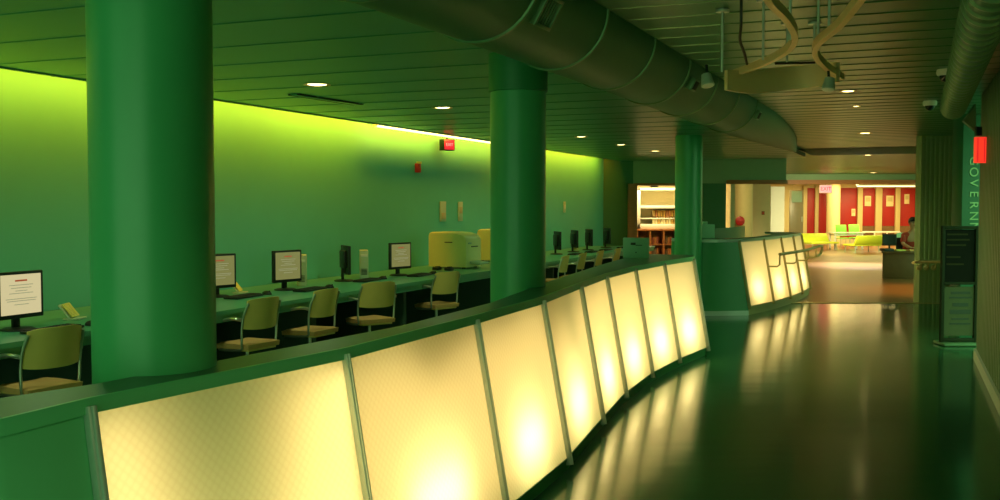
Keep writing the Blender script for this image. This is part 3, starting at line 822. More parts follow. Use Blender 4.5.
for y in (3.4, 5.9):                               # the same row carried on out of view, added as wall fill
    p = at(y, -5.2); add_light('downlight_or_fill_beam', 'SPOT', (p.x, p.y, CEIL-.05), 40, (.66, 1, .50), size=.09, aim=(p.x, p.y, 0), spot=R(165), blend=.8)
# slot diffuser in the desk ceiling
pa = PZ(294, 94.5, CEIL-.005); pb = PZ(358, 104.5, CEIL-.005)
t = thing('slot_diffuser', 'thin dark air slot in the ceiling between two downlights over the desks', 'air slot')
dd = (pb-pa).normalized(); sd = Vector((-dd.y, dd.x, 0)); L = (pb-pa).length
for k in (-1, 1):
    m = MB(); m.frame_box((pa+pb)/2+sd*.05*k, dd, sd, UP, L, .035, .012, .002); m.build('slot', 'blackmatt', t)
m = MB(); m.frame_box((pa+pb)/2, dd, sd, UP, L+.04, .055, .014, .002); m.build('frame', 'ceil', t)

# ------------------------------------------------------------------ hanging curved fixture
ZH = 2.42
fx = thing('hanging_light_rail', 'curved beige hanging rail with two bent arms under the corridor ceiling', 'light fixture')
def rail_band(pts, name, h=.075, th=.02, parent=fx):
    pts = catmull(pts, 8); m = MB(); secs = []
    for i, p in enumerate(pts):
        d = pts[min(i+1, len(pts)-1)]-pts[max(i-1, 0)]; s = Vector((-d.y, d.x, 0)).normalized()*th
        secs.append([p-s-UP*h/2, p+s-UP*h/2, p+s+UP*h/2, p-s+UP*h/2])
    m.band(secs); return m.build(name, 'rail', parent)
Y1 = 6.6
l1 = [PZ(763, -12, ZH), PZ(772, 2, ZH), PZ(787, 18, ZH), PZ(795, 36, ZH), PZ(786, 50, ZH), PZ(764, 62, ZH), PZ(735, 73, ZH)]
l2 = [PZ(868, -14, ZH), PZ(857, 2, ZH), PZ(838, 25, ZH), PZ(818, 42, ZH), PZ(816, 54, ZH), PZ(826, 66, ZH), PZ(842, 77, ZH)]
rail_band(l1, 'curved_arm', .04, .015); rail_band(l2, 'curved_arm', .04, .015)
# wide fascia between the arm ends
fa = [PY(726, 80, 6.05), PY(752, 82, 6.2), PY(790, 78, 6.35), PY(820, 75, 6.3), PY(838, 72, 6.15)]
pts = catmull(fa, 6); m = MB(); secs = []
for i, p in enumerate(pts):
    k = i/(len(pts)-1); h = .060+.014*math.sin(math.pi*k)
    d = pts[min(i+1, len(pts)-1)]-pts[max(i-1, 0)]; s = Vector((-d.y, d.x, 0)).normalized()*.012
    secs.append([p-s-UP*h, p+s-UP*h, p+s+UP*h, p-s+UP*h])
m.band(secs); m.build('fascia', 'rail', fx)
m = MB(); q0 = PY(775, 63.5, 6.5); q1 = PY(815, 62.5, 6.5); m.tube([q0, q1], .008, 8); m.build('cross_bar', 'black', fx)
for (px, py0, py1, y) in ((722, 26, 72, 5.9), (763, -8, 60, 5.6), (787, 10, 62, 6.3), (790, -8, 40, 5.0), (814, 20, 60, 6.3), (818, -8, 42, 5.5), (829, -6, 30, 5.2)):
    p1 = PY(px, py1, y); p0 = Vector((p1.x, p1.y, CEILC-.005))
    m = MB(); m.tube([p0, p1], .007, 8); m.cyl(p0-UP*.006, .04, .014, UP, 16); m.build('suspension_rod', 'steel', fx)
wp = [PY(741, 24, 5.4), PY(740, 40, 5.5), PY(744, 52, 5.6), PY(747, 64, 5.7)]
p0 = Vector((wp[0].x, wp[0].y, CEILC)); m = MB(); m.tube(catmull([p0]+wp, 4), .008, 8); m.build('power_cable', 'black', fx)
def spot_head(px, py, y, lab, d):
    p = PY(px, py, y); t = thing('spotlight', lab, 'spotlight', p, 0, 'small silver spotlights')
    m = MB(); m.cyl((0, 0, 0), .028, .07, d, 18, r2=.04); m.build('lamp_head', 'steel', t)
    m = MB(); m.tube([(0, 0, .02), (0, .01, .06), (0, .02, .09)], .008, 8); m.build('yoke', 'black', t)
    m = MB(); m.cyl(Vector(d)*.036, .034, .006, d, 18); m.build('lens', 'white', t)
spot_head(707, 80, 5.95, 'silver spotlight at the left end of the curved hanging rail', (.1, -.3, -.95))
spot_head(829, 84, 5.95, 'silver spotlight at the right end of the curved hanging rail', (-.2, -.2, -.95))
# little speaker boxes on the duct
for i, (px, py, y) in enumerate(((690, 83, 8.6), (755, 114, 12.6))):
    p = on_duct(px, py); ap = tA+D*((p-tA).dot(D)); d = (p-ap).normalized(); q = ap+d*(RT+.02)
    t = thing('duct_box', ('nearer' if i == 0 else 'further')+' of two small dark boxes fixed to the side of the big duct', 'box', (0, 0, 0), 0, 'small boxes on the duct')
    y2 = d.cross(D).normalized()
    m = MB(); m.frame_box(q, D, y2, d, .16, .10, .06, .006); m.build('case', 'duct2', t)
    m = MB(); m.frame_box(q+d*.03, D, y2, d, .12, .07, .008, .002); m.build('cover', 'blackmatt', t)

# dome cameras
for i, (px, py, lab) in enumerate(((946, 74, 'white dome camera on the ceiling, nearer of two by the right duct'), (930, 105.5, 'white dome camera on the ceiling, further of two by the right duct'))):
    p = PZ(px, py-4.5, CEILC)
    t = thing('dome_camera', lab, 'security camera', p, 0, 'dome cameras')
    m = MB(); m.lathe((0, 0, 0), [(0, .004), (.072, .004), (.076, -.03), (.066, -.052), (0, -.053)], 28); m.build('housing', 'white', t)
    m = MB(); m.lathe((0, 0, -.052), [(.052, 0), (.049, -.022), (.034, -.042), (.014, -.051), (0, -.053)], 24); m.build('dome', 'dome', t)

# ------------------------------------------------------------------ right side: sign, lettering, stand, rail
t = thing('exit_sign', 'red lit sign standing out from the right wall above the lettering', 'exit sign')
pc = PY(980, 150, 9.7)
m = MB(); m.box((0.005, 0, 0), (.115, .045, .25), bevel=.006); m.build('housing', 'exitred', t)
for k in (-1, 1):
    m = MB(); m.box((.018*k*1.8, -.0235, 0), (.008, .004, .23)); m.build('edge_strip', 'exitdark', t)
m = MB(); m.box((-.02, 0, .18), (.055, .05, .09), bevel=.006); m.build('mount', 'black', t)
t.location = pc
m = MB(); q = [PY(964, 121, 9.9), PY(976, 104, 9.9), PY(976, 131, 9.9)]
m.quads([*q, *[v+Vector((0, .05, 0)) for v in q]], [(0, 1, 2), (5, 4, 3), (0, 3, 4, 1), (1, 4, 5, 2), (2, 5, 3, 0)])
o = m.build('bracket', 'rwall'); tag(o, 'small pale triangular bracket just above the red sign on the right', 'bracket')
# lettering running down the fin
lt = thing('wall_lettering', 'raised letters running down the teal wall edge behind the poster stand', 'lettering')
z = PY(974, 161, YF).z
for k, chh in enumerate('GOVERNMENT'):
    c = PY(973.5, 161+11*k, YF-.006)
    mt = axes(Vector((0, 0, -1)), Vector((1, 0, 0)), Vector((0, -1, 0)), Vector((c.x, YF-.006, c.z)))
    text(chh, .155, mt, 'letter', lt, 'letter', .006)
# poster stand
st = thing('poster_stand', 'tall dark poster stand with a black and a grey poster by the right wall', 'sign stand')
s0 = PZ(939.5, 345, 0); yS = s0.y; s1 = PY(976, 343, yS)
w = s1.x-s0.x; hS = PY(942, 226, yS).z
m = MB()
m.box((.018, 0, hS/2), (.036, .05, hS), bevel=.004); m.box((w-.018, 0, hS/2), (.036, .05, hS), bevel=.004)
m.box((w/2, 0, hS-.018), (w-.04, .05, .036), bevel=.004); m.box((w/2, 0, .06), (w-.04, .05, .036), bevel=.004); m.box((w/2, 0, hS*.52), (w-.04, .05, .03), bevel=.004)
m.build('frame', 'standframe', st)
m = MB(); m.box((w/2, .01, hS*.75), (w-.06, .02, hS*.44)); up = m.build('upper_poster', 'postdark', st)
m = MB()
for z, ww in ((.93, .24), (.885, .26), (.84, .22), (.74, .16), (.68, .2)): m.box((.06+ww*.5, -.002, hS*z), (ww, .004, .018))
m.build('text_lines', 'palein', up)
m = MB(); m.box((w/2, .01, hS*.285), (w-.06, .02, hS*.41)); lp = m.build('lower_poster', 'postgrey', st)
m = MB()
for z, ww, th in ((.44, .22, .03), (.40, .26, .02), (.34, .18, .04), (.28, .24, .05), (.22, .2, .02), (.18, .24, .02)): m.box((w*.55, -.002, hS*z), (ww, .004, th))
m.build('text_lines', 'ink', lp)
m = MB(); m.box((w/2, .0, .02), (w+.02, .30, .03), bevel=.006); m.build('foot', 'rwall', st)
st.location = (s0.x, s0.y, 0); st.rotation_euler = (0, 0, R(0))
# handrail on the pier
hr2 = thing('handrail', 'short pale handrail on the fluted pier left of the poster stand', 'handrail')
m = MB(); a0 = PY(915, 262, YP-.1); a1 = PY(946, 262, YP-.1); m.tube([a0+Vector((0, .09, -.02)), a0, a1, a1+Vector((0, .09, -.02))], .022, 10); m.build('rail', 'rail', hr2)
for px in (920.5, 927.5, 935):
    q = PY(px, 268, YP-.06); m = MB(); m.lathe(q+Vector((0, .06, 0)), [(0, 0), (.045, 0), (.045, .02), (.02, .035), (0, .04)], 16, axis=(0, -1, 0)); m.tube([q, Vector((q.x, YP-.1, a0.z-.01))], .012, 8); m.build('bracket', 'yellow' if 0 else 'beige', hr2)

# ------------------------------------------------------------------ boxes on the counters
p = PZ(636, 254.5, ZT); 
t = thing('sign_box', 'pale green box at the far end of the long lit counter', 'box', PY(636, 255, 10.5), R(-8))
m = MB(); m.box((0, 0, .105), (.27, .16, .21), bevel=.006); m.build('case', 'greenbox', t)
m = MB(); m.box((-.03, -.082, .15), (.05, .004, .025)); m.box((.03, -.082, .135), (.07, .004, .006)); m.build('mark', 'ink', t)
m = MB(); m.box((0, -.082, .06), (.012, .006, .012)); m.build('latch', 'ink', t)
t.location = (t.location.x, t.location.y, ZT+.001)
q = PY(705.5, 238.5, 14.9)
t = thing('paper_box', 'pale green box on the end counter right of the slim pillar', 'box', (q.x, 14.95, ZF+.001), R(4))
m = MB(); m.box((0, 0, .105), (.26, .16, .21), bevel=.006); m.build('case', 'greenbox', t)
m = MB(); m.box((0, 0, .23), (.07, .05, .05), bevel=.006); m.build('knob', 'greenbox', t)

# ------------------------------------------------------------------ reading room seen through the opening
vwall('wall_reading_room', 1.5, 5.5, 0, 2.6, y=26.0, m='creamwall')
b = MB(); b.box((3.9, 24.4, 2.62), (5, 3.4, .05)); struct(b.build('ceiling_reading_room', 'white'))
b = MB(); b.box((2.6, 24.4, 1.3), (.1, 3.2, 2.6)); struct(b.build('wall_reading_left', 'creamwall'))
b = MB(); b.box((5.3, 24.4, 1.3), (.1, 3.2, 2.6)); struct(b.build('wall_reading_right', 'creamwall'))
YW = 24.5
def rect(px0, py0, px1, py1, y): return PY(px0, py0, y), PY(px1, py1, y)
a_, c_ = rect(637, 188, 690, 229, YW)
wf = thing('display_case', 'white framed case of books in the room beyond the opening', 'display case')
m = MB(); x0, x1, z0, z1 = a_.x, c_.x, c_.z, a_.z
m.box((x0+.04, YW+.15, (z0+z1)/2), (.08, .4, z1-z0), bevel=.005); m.box((x1-.04, YW+.15, (z0+z1)/2), (.08, .4, z1-z0), bevel=.005)
m.box(((x0+x1)/2, YW+.15, z1-.03), (x1-x0, .4, .06), bevel=.005); m.box(((x0+x1)/2, YW+.15, z0+.06), (x1-x0, .4, .12), bevel=.005); m.build('frame', 'white', wf)
zs = PY(650, 207, YW).z
m = MB(); m.box(((x0+x1)/2, YW+.15, zs), (x1-x0-.12, .36, .07), bevel=.004); m.build('shelf', 'white', wf)
zs2 = PY(650, 218.5, YW).z
m = MB(); m.box(((x0+x1)/2, YW+.17, zs2), (x1-x0-.12, .3, .03), bevel=.003); m.build('shelf', 'white', wf)
m = MB(); m.box(((x0+x1)/2, YW+.34, (z0+z1)/2), (x1-x0-.1, .02, z1-z0-.1)); m.build('back_panel', 'creamwall', wf)
books = []
ORD = ('first', 'second', 'third', 'fourth', 'fifth', 'sixth', 'seventh', 'eighth', 'ninth', 'tenth', 'eleventh', 'twelfth', 'thirteenth', 'fourteenth')
def book(x, y, z, h, w, d, mi, group, tilt=0):
    m = MB(); m.box((0, 0, h/2), (w, d, h), bevel=.003, seg=1); o = m.build('book', 'book%d' % mi)
    m = MB(); m.box((0, .006, h/2), (w*.7, d, h*.97)); m.build('pages', 'white', o)
    o.location = (x, y, z+.001); o.rotation_euler = (0, tilt, 0)
    tag(o, group[1], 'book', group[0]); return o
g1 = ('books on the upper row of the white case', 'small book on the upper row inside the white display case')
g2 = ('books on the lower row of the white case', 'small book on the lower row inside the white display case')
xb = PY(654, 210, YW).x
zfl = z0+.12
for k in range(14):
    h = .17+.05*random.random(); book(xb+.065*k, YW+.12, zs2+.016, h, .048, .16, random.choice((0, 1, 3, 3, 5)), (g1[0], ORD[k]+' book from the left on the upper row of the white display case'))
for k in range(14):
    h = .16+.05*random.random(); book(xb+.065*k, YW+.12, zfl, h, .048, .16, random.choice((1, 3, 5, 5)), (g2[0], ORD[k]+' book from the left on the lower row of the white display case'))
# low brown bookcase
a_, c_ = rect(637, 229.2, 690, 278, 24.4)
bc = thing('bookcase', 'low brown bookcase of pigeonholes below the white display case', 'bookcase')
x0, x1 = a_.x, c_.x; zt = a_.z; cols = 4
m = MB(); m.box(((x0+x1)/2, 24.55, zt-.02), (x1-x0, .38, .04), bevel=.003); m.build('top', 'brown', bc)
for k in range(cols+1):
    m = MB(); m.box((x0+(x1-x0)*k/cols, 24.55, zt/2), (.045, .36, zt-.04)); m.build('upright', 'brown', bc)
for z in (.05, .36, .66):
    if z < zt-.1: m = MB(); m.box(((x0+x1)/2, 24.56, z), (x1-x0, .34, .03)); m.build('shelf', 'brown', bc)
m = MB(); m.box(((x0+x1)/2, 24.74, zt/2), (x1-x0, .02, zt)); m.build('back_panel', 'brown', bc)
g3 = ('dark books in the brown bookcase', 'dark book in the low brown bookcase beyond the opening')
for c in range(cols):
    for z in (.376, .676):
        if z > zt-.2: continue
        for k in range(3):
            book(x0+(x1-x0)*c/cols+.07+.055*k, 24.5, z, .16+.04*random.random(), .045, .18, random.choice((2, 4, 4, 0)), (g3[0], '%s dark book in the %s %s pigeonhole of the low brown bookcase' % (('left', 'middle', 'right')[k], ('upper' if z > .5 else 'lower'), ORD[c])))

# ------------------------------------------------------------------ far lounge
YH = 36.2
b = MB(); b.box((11.2, YH+.2, 2.58), (13, .4, .36)); struct(b.build('wall_lintel', 'bulk'))
zl = PY(850, 184, YH).z; zl2 = PY(850, 180, YH).z
b = MB(); b.box((11.2, YH+.15, (zl+zl2)/2), (13.1, .5, zl2-zl)); struct(b.build('trim_3', 'brown'))
b = MB(); b.box((10.5, 40, 2.55), (16, 7.4, .04)); struct(b.build('ceiling_lounge', 'creamwall'))
YR = 41.5
b = MB(); b.box((12, YR+.1, 1.3), (16, .2, 2.6)); struct(b.build('wall_back', 'creamwall'))
b = MB(); b.box((4.0, 36, 1.3), (.2, 20, 2.6)); struct(b.build('wall_lounge_left', 'creamwall'))
b = MB(); b.box((17.6, 30, 1.3), (.2, 26, 2.6)); struct(b.build('wall_lounge_right', 'creamwall'))
# red panels
rt = PY(850, 188, YR).z; rbm = PY(850, 226, YR).z
k = 0
for px0, px1, btm in ((806.5, 815.5, 240), (818, 826.5, 240), (840, 858, 238), (862, 876, 226), (881.5, 896, 226), (899.5, 922, 228)):
    a_, c_ = rect(px0, 188, px1, btm, YR-.05); k += 1
    b = MB(); b.box(((a_.x+c_.x)/2, YR-.03, (a_.z+c_.z)/2), (c_.x-a_.x, .06, a_.z-c_.z), bevel=.006); struct(b.build('wall_red_panel', 'redwall'))
for i, (px0, px1) in enumerate(((803.5, 806.5), (815.5, 818), (858, 862), (876, 881.5), (896, 899.5))):
    a_, c_ = rect(px0, 186, px1, 247, YR-.15); b = MB(); b.box(((a_.x+c_.x)/2, YR-.1, 1.2), (c_.x-a_.x, .14, 2.5), bevel=.01); struct(b.build('trim_%d' % (4+i), 'beige'))
for i, (px0, px1, y) in enumerate(((826.8, 840, YR-.8), )):
    c = PY((px0+px1)/2, 206, y); b = MB(); b.lathe((c.x, c.y, 0), [(0, 0), ((px1-px0)/2000*y, 0), ((px1-px0)/2000*y, 2.5), (0, 2.5)], 32)
    tag(b.build('pillar', 'creamwall'), 'cream round pillar between the red panels in the far lounge', 'pillar', kind='structure')
# dark low band and white rail in front of the right red panels
a_, c_ = rect(862, 226, 920, 246, YR-.05)
b = MB(); b.box(((a_.x+c_.x)/2, YR-.04, (a_.z+c_.z)/2), (c_.x-a_.x, .08, a_.z-c_.z)); struct(b.build('trim_9', 'deskwood'))
lr = thing('low_rail', 'low white rail in front of the red panels of the far lounge', 'rail')
q0 = PY(862, 232, YR-.4); q1 = PY(900, 232, YR-.4)
m = MB(); m.box(((q0.x+q1.x)/2, YR-.4, q0.z), (q1.x-q0.x, .05, .07), bevel=.01); m.build('rail', 'white', lr)
for kx in (0, .33, .66, 1):
    m = MB(); m.cyl((q0.x+(q1.x-q0.x)*kx, YR-.4, q0.z/2), .03, q0.z, UP, 12); m.build('post', 'white', lr)
# notices on the red panels
for i, (px, py, w_, h_) in enumerate(((868, 201, .26, .42), (890, 201, .30, .44), (907, 199, .20, .40), (853.5, 212.5, .16, .30))):
    c = PY(px, py, YR-.09); m = MB(); m.box((0, 0, 0), (w_, .02, h_), bevel=.003); o = m.build('wall_notice', 'creamwall'); o.location = (c.x, YR-.075, c.z)
    m = MB(); m.box((0, -.012, h_*.15), (w_*.7, .004, h_*.4)); m.build('picture', 'beige', o)
    tag(o, ('pale notice on the second wide red panel of the lounge', 'pale notice on the middle red panel, over the white rail', 'narrow pale notice on the last red panel near the pier', 'small low pale notice on the widest red panel')[i], 'notice', 'pale notices on the red panels')
# cream columns to the left of the red panels
c = PY(742, 206, 27.0); b = MB(); b.lathe((c.x, c.y, 0), [(0, 0), (.285, 0), (.285, 2.6), (0, 2.6)], 40); tag(b.build('pillar', 'beige'), 'thick beige round pillar behind the end counter carrying a red disc', 'pillar', kind='structure')
q = PY(740, 221, 26.7); t = thing('red_disc', 'round dark red disc on the thick beige pillar behind the end counter', 'disc', (q.x, 26.70, q.z))
m = MB(); m.lathe((0, 0, 0), [(0, 0), (.125, 0), (.125, .02), (.10, .035), (0, .04)], 28, axis=(0, -1, 0)); m.build('disc', 'redwall', t)
m = MB(); m.box((0, -.045, 0), (.12, .01, .03), bevel=.003); m.build('bar', 'redwall', t)
m = MB(); m.cyl((0, .03, 0), .03, .08, (0, 1, 0), 12); m.build('mount', 'black', t)
a_, c_ = rect(753, 187, 770, 240, 31.5); b = MB(); b.box(((a_.x+c_.x)/2, 31.7, 1.25), (c_.x-a_.x, .4, 2.5), bevel=.02); o = b.build('pillar', 'creamwall'); tag(o, 'square cream pillar with a dark call point, right of the thick beige pillar', 'pillar', kind='structure')
q = PY(763, 213, 31.5); t = thing('call_point', 'small brown call point on the square cream pillar', 'call point', (q.x, 31.5, q.z))
m = MB(); m.box((0, -.015, 0), (.09, .03, .12), bevel=.005); m.build('body', 'brown', t); m = MB(); m.cyl((0, -.033, 0), .025, .01, (0, 1, 0), 14); m.build('button', 'red', t)
a_, c_ = rect(771, 190, 784, 240, 36); b = MB(); b.box(((a_.x+c_.x)/2, 36.1, 1.15), (c_.x-a_.x, .2, 2.3)); struct(b.build('wall_white', 'white'))
a_, c_ = rect(790, 190, 803, 250, 38); dr1 = thing('door_1', 'grey-brown door with a pale window left of the red panels', 'door'); dr1['kind'] = 'structure'
m = MB(); m.box(((a_.x+c_.x)/2, 38.05, 1.1), (c_.x-a_.x, .08, 2.2), bevel=.004); m.build('leaf', 'glassdoor', dr1)
m = MB(); m.box(((a_.x+c_.x)/2, 38.0, 1.95), ((c_.x-a_.x)*.75, .03, .42)); m.build('window', 'doorlight', dr1)
m = MB(); m.tube([(c_.x-.07, 37.95, 1.0), (c_.x-.07, 37.95, 1.2)], .015, 8); m.build('handle', 'steel', dr1)
vw = vwall('wall_lounge_inner', 9.0, 12.0, 0, 2.5, y=41.0, m='beige')
# narrow bookcase left of the thick beige pillar
q = PY(729, 206, 26.5); t = thing('bookcase', 'narrow pale bookcase left of the thick beige pillar', 'bookcase', (q.x, 26.6, 0))
for sx in (-1, 1):
    m = MB(); m.box((sx*.11, 0, 1.05), (.025, .3, 2.1)); m.build('side_panel', 'brown', t)
for z in (.1, .45, .8, 1.15, 1.45, 1.75, 2.05):
    m = MB(); m.box((0, 0, z), (.2, .28, .025)); m.build('shelf', 'creamwall', t)
for z in (1.163, 1.463, 1.763):
    for k2 in range(3): book(q.x-.06+.06*k2, 26.55, z, .2+.04*random.random(), .05, .18, random.choice((1, 3, 5)), ('books in the narrow pale bookcase', '%s book on the %s shelf of the narrow pale bookcase' % (('left', 'middle', 'right')[k2], {1.163: 'lowest filled', 1.463: 'middle filled', 1.763: 'topmost filled'}[z])))

# exit sign in the far room
q = PY(825.5, 189, 36.2)
t = thing('exit_sign', 'pinkish lit EXIT sign hanging under the brown lintel', 'exit sign', q)
m = MB(); m.box((0, 0, 0), (.46, .06, .30), bevel=.008); m.build('housing', 'white', t)
m = MB(); m.box((0, -.033, 0), (.42, .008, .26), bevel=.003); m.build('sign_face', 'exitpink', t)
text('EXIT', .19, Matrix.Translation((0, -.039, 0)) @ Matrix.Rotation(R(90), 4, 'X'), 'exitdark', t)
m = MB(); m.tube([(0, 0, .12), (0, 0, .26)], .015, 8); m.build('mount', 'brown', t)
# trough light under the lounge ceiling
q0 = PY(858, 186.3, 37.4); q1 = PY(914, 186.3, 37.4)
t = thing('ceiling_trough_light', 'long warm light strip just beneath the brown lintel on the right', 'ceiling light')
m = MB(); m.box(((q0.x+q1.x)/2, 37.4, q0.z), (q1.x-q0.x, .25, .035), bevel=.006); m.build('diffuser', 'lampwarm', t)
m = MB(); m.box(((q0.x+q1.x)/2, 37.4, q0.z+.05), (q1.x-q0.x+.05, .3, .06), bevel=.006); m.build('housing', 'white', t)
for kx in (.15, .85):
    m = MB(); m.cyl((q0.x+(q1.x-q0.x)*kx, 37.4, (q0.z+.08+2.54)/2), .01, 2.54-q0.z-.08, UP, 8); m.build('hanger', 'white', t)

# lime lounge seats
def lounge_seat(px, py, y, rz, lab, w=1.0):
    p = PY(px, py, y); t = thing('lounge_seat', lab, 'lounge seat', (p.x, y, 0), rz, 'lime lounge seats')
    m = MB(); m.box((0, 0, .40), (w, .62, .10), bevel=.03); m.build('seat', 'lime', t)
    m = MB(); m.box((0, .36, .66), (w, .10, .50), Matrix.Rotation(R(-20), 3, 'X'), bevel=.03); m.build('backrest', 'lime', t)
    for sx in (-1, 1):
        for sy in (-1, 1):
            m = MB(); m.tube([(sx*w*.42, sy*.24, .36), (sx*w*.44, sy*.27, 0)], .016, 8); m.build('leg', 'chrome', t)
    t.scale = (1, 1, .66)
    return t
lounge_seat(820, 247, 36.4, R(22), 'lime lounge seat left of the white table in the far lounge', 1.25)
lounge_seat(862, 247, 34.5, R(200), 'lime lounge seat right of the white table, its back towards the corridor', 1.15)
# bright green chairs
def gchair(px, y, lab, first=[None]):
    p = PY(px, 240, y)
    if first[0] is None:
        t = thing('green_chair', lab, 'chair', group='bright green chairs'); first[0] = t
        m = MB(); m.box((0, 0, .45), (.44, .42, .03), bevel=.012); m.build('seat', 'limegreen', t)
        m = MB(); m.box((0, .21, .82), (.44, .03, .55), Matrix.Rotation(R(-8), 3, 'X'), bevel=.012); m.build('backrest', 'limegreen', t)
        for sx in (-1, 1):
            for sy in (-1, 1):
                m = MB(); m.tube([(sx*.18, sy*.17, .44), (sx*.21, sy*.20, 0)], .013, 8); m.build('leg', 'chrome', t)
    else: t = dup(first[0], (0, 0, 0), 0, lab)
    t.location = (p.x, y, 0); t.rotation_euler = (0, 0, R(8)); t.scale = (1, 1, .8)
gchair(843.5, 38.6, 'bright green chair behind the white table, the left of the pair')
gchair(856.5, 39.4, 'bright green chair behind the white table, the right of the pair')
p0 = PY(830, 240, 37); p1 = PY(862, 240, 37)
t = thing('white_table', 'white table between the lime seats in the far lounge', 'table', ((p0.x+p1.x)/2, 37, 0)); t.scale = (1, 1, .85); w_ = p1.x-p0.x
m = MB(); m.box((0, 0, .72), (w_, .7, .045), bevel=.01); m.build('tabletop', 'white', t)
for sx in (-1, 1):
    for sy in (-1, 1):
        m = MB(); m.box((sx*w_*.42, sy*.28, .35), (.06, .06, .70), bevel=.008); m.build('leg', 'white', t)
m = MB(); m.box((0, 0, .63), (w_*.86, .5, .05)); m.build('apron', 'white', t)

# desk with a seated person
yd = 22.0
a_ = PY(882.5, 279, yd); c_ = PY(919, 279, yd); w_ = c_.x-a_.x; hd = .60
dsk = thing('reception_desk', 'dark brown desk in the far room where a person sits', 'desk', (a_.x+w_/2+.12, yd+.25, 0), R(-20))
m = MB(); m.box((0, 0, hd-.02), (w_+.06, .75, .04), bevel=.006); m.build('desktop', 'deskwood', dsk)
m = MB(); m.box((0, -.30, hd/2-.02), (w_, .04, hd-.04), bevel=.004); m.build('front_panel', 'deskwood', dsk)
for sx in (-1, 1):
    m = MB(); m.box((sx*(w_/2-.02), .02, hd/2-.02), (.04, .62, hd-.04), bevel=.004); m.build('side_panel', 'deskwood', dsk)
# papers and small things on the desk
for i, (px, h_, mm, lab) in enumerate(((887.5, .05, 'black', 'small black tray on the left end of the brown desk'), (899, .03, 'yellow', 'stack of yellowish papers in the middle of the brown desk'), (911, .025, 'cushion', 'stack of tan papers before the seated person'))):
    q = PY(px, 255, yd+.2); m = MB(); m.box((0, 0, h_/2), (.22, .28, h_), bevel=.004); m.box((.01, .01, h_*.9), (.20, .26, h_*.4), bevel=.003)
    o = m.build('paper_stack' if i else 'desk_tray', mm); o.location = (q.x, yd+.25, hd+.001); o.rotation_euler = (0, 0, R(7*i)); tag(o, lab, 'papers' if i else 'tray')
q = PY(891, 250, yd+.35); t = thing('desk_monitor', 'dark monitor seen from behind on the left of the brown desk', 'monitor', (q.x, yd+.45, hd+.001), R(160))
m = MB(); m.box((0, 0, .24), (.30, .04, .26), bevel=.008); m.build('housing', 'black', t)
m = MB(); m.box((0, .022, .24), (.26, .004, .22)); m.build('screen', 'offscreen', t)
m = MB(); m.cyl((0, 0, .06), .02, .12, UP, 12); m.build('neck', 'black', t)
m = MB(); m.cyl((0, 0, .008), .08, .016, UP, 20); m.build('foot', 'black', t)
# grey curved hood behind the person
q = PY(908.5, 236, yd+2.2); t = thing('grey_chair', 'grey rounded chair back behind the seated person', 'chair', (q.x, yd+2.2, 0), R(15))
m = MB(); vs = []; fs = []
g = 10
for s_ in (0, 1):
    for i in range(g+1):
        for j in range(5):
            u_ = i/g*2-1; v_ = j/4
            vs.append(Vector((u_*.24, .22-.10*u_*u_+.02*s_+.05*v_, .50+.45*v_-.10*abs(u_)**3*v_)))
kk = (g+1)*5
for i in range(g):
    for j in range(4):
        a = i*5+j; fs += [(a, a+1, a+6, a+5), (kk+a, kk+a+5, kk+a+6, kk+a+1)]
bd = [j for j in range(5)]+[i*5+4 for i in range(1, g+1)]+[g*5+j for j in range(3, -1, -1)]+[i*5 for i in range(g-1, 0, -1)]
for a, b2 in zip(bd, bd[1:]+bd[:1]): fs.append((a, b2, kk+b2, kk+a))
m.quads(vs, fs); m.build('backrest', 'pale', t)
m = MB(); m.box((0, 0, .45), (.46, .44, .06), bevel=.02); m.build('seat', 'pale', t)
for sx in (-1, 1):
    for sy in (-1, 1):
        m = MB(); m.tube([(sx*.19, sy*.18, .43), (sx*.21, sy*.20, 0)], .013, 8); m.build('leg', 'chrome', t)

# seated person
def skin_body(name, verts, edges, radii, material, parent, root=0, sub=2):
    me = bpy.data.meshes.new(name); me.from_pydata(verts, edges, []); me.materials.append(M[material])
    o = bpy.data.objects.new(name, me); COL.objects.link(o)
    if parent: o.parent = parent
    sk = o.modifiers.new('skin', 'SKIN'); sk.use_smooth_shade = True
    if not me.skin_vertices: me.skin_vertices.new()
    for i, r_ in enumerate(radii):
        r_ = r_ if isinstance(r_, tuple) else (r_, r_); me.skin_vertices[0].data[i].radius = r_
    me.skin_vertices[0].data[root].use_root = True
    sd = o.modifiers.new('sub', 'SUBSURF'); sd.levels = sub; sd.render_levels = sub
    return o
q = PY(914.5, 258, yd+.55)
per = thing('person', 'seated person in a red top leaning over the brown desk', 'person', (q.x+.02, yd+.92, 0), R(180))
# faces +Y locally; pelvis at seat height
V = [(0, -.02, .50), (0, 0, .62), (0, .05, .78), (0, .11, .93), (0, .15, 1.02), (0, .18, 1.08), (0, .205, 1.19), (0, .215, 1.26),
     (.09, .02, .48), (.12, .38, .50), (.13, .40, .26), (.13, .40, .07), (.13, .50, .04),
     (-.09, .02, .48), (-.12, .38, .50), (-.13, .38, .26), (-.13, .36, .07), (-.13, .46, .04),
     (.17, .11, .93), (.22, .20, .74), (.16, .40, .67), (.13, .47, .665), (-.17, .11, .93), (-.22, .20, .74), (-.14, .40, .67), (-.10, .47, .665)]
Ed = [(0, 1), (1, 2), (2, 3), (3, 4), (4, 5), (5, 6), (6, 7), (0, 8), (8, 9), (9, 10), (10, 11), (11, 12), (0, 13), (13, 14), (14, 15), (15, 16), (16, 17), (3, 18), (18, 19), (19, 20), (20, 21), (3, 22), (22, 23), (23, 24), (24, 25)]
Ra = [(.15, .12), (.135, .10), (.15, .10), (.13, .09), (.06, .06), (.052, .055), (.085, .10), (.075, .09), .085, .065, .055, .038, .035, .085, .065, .055, .038, .035, .058, .045, .034, .028, .058, .045, .034, .028]
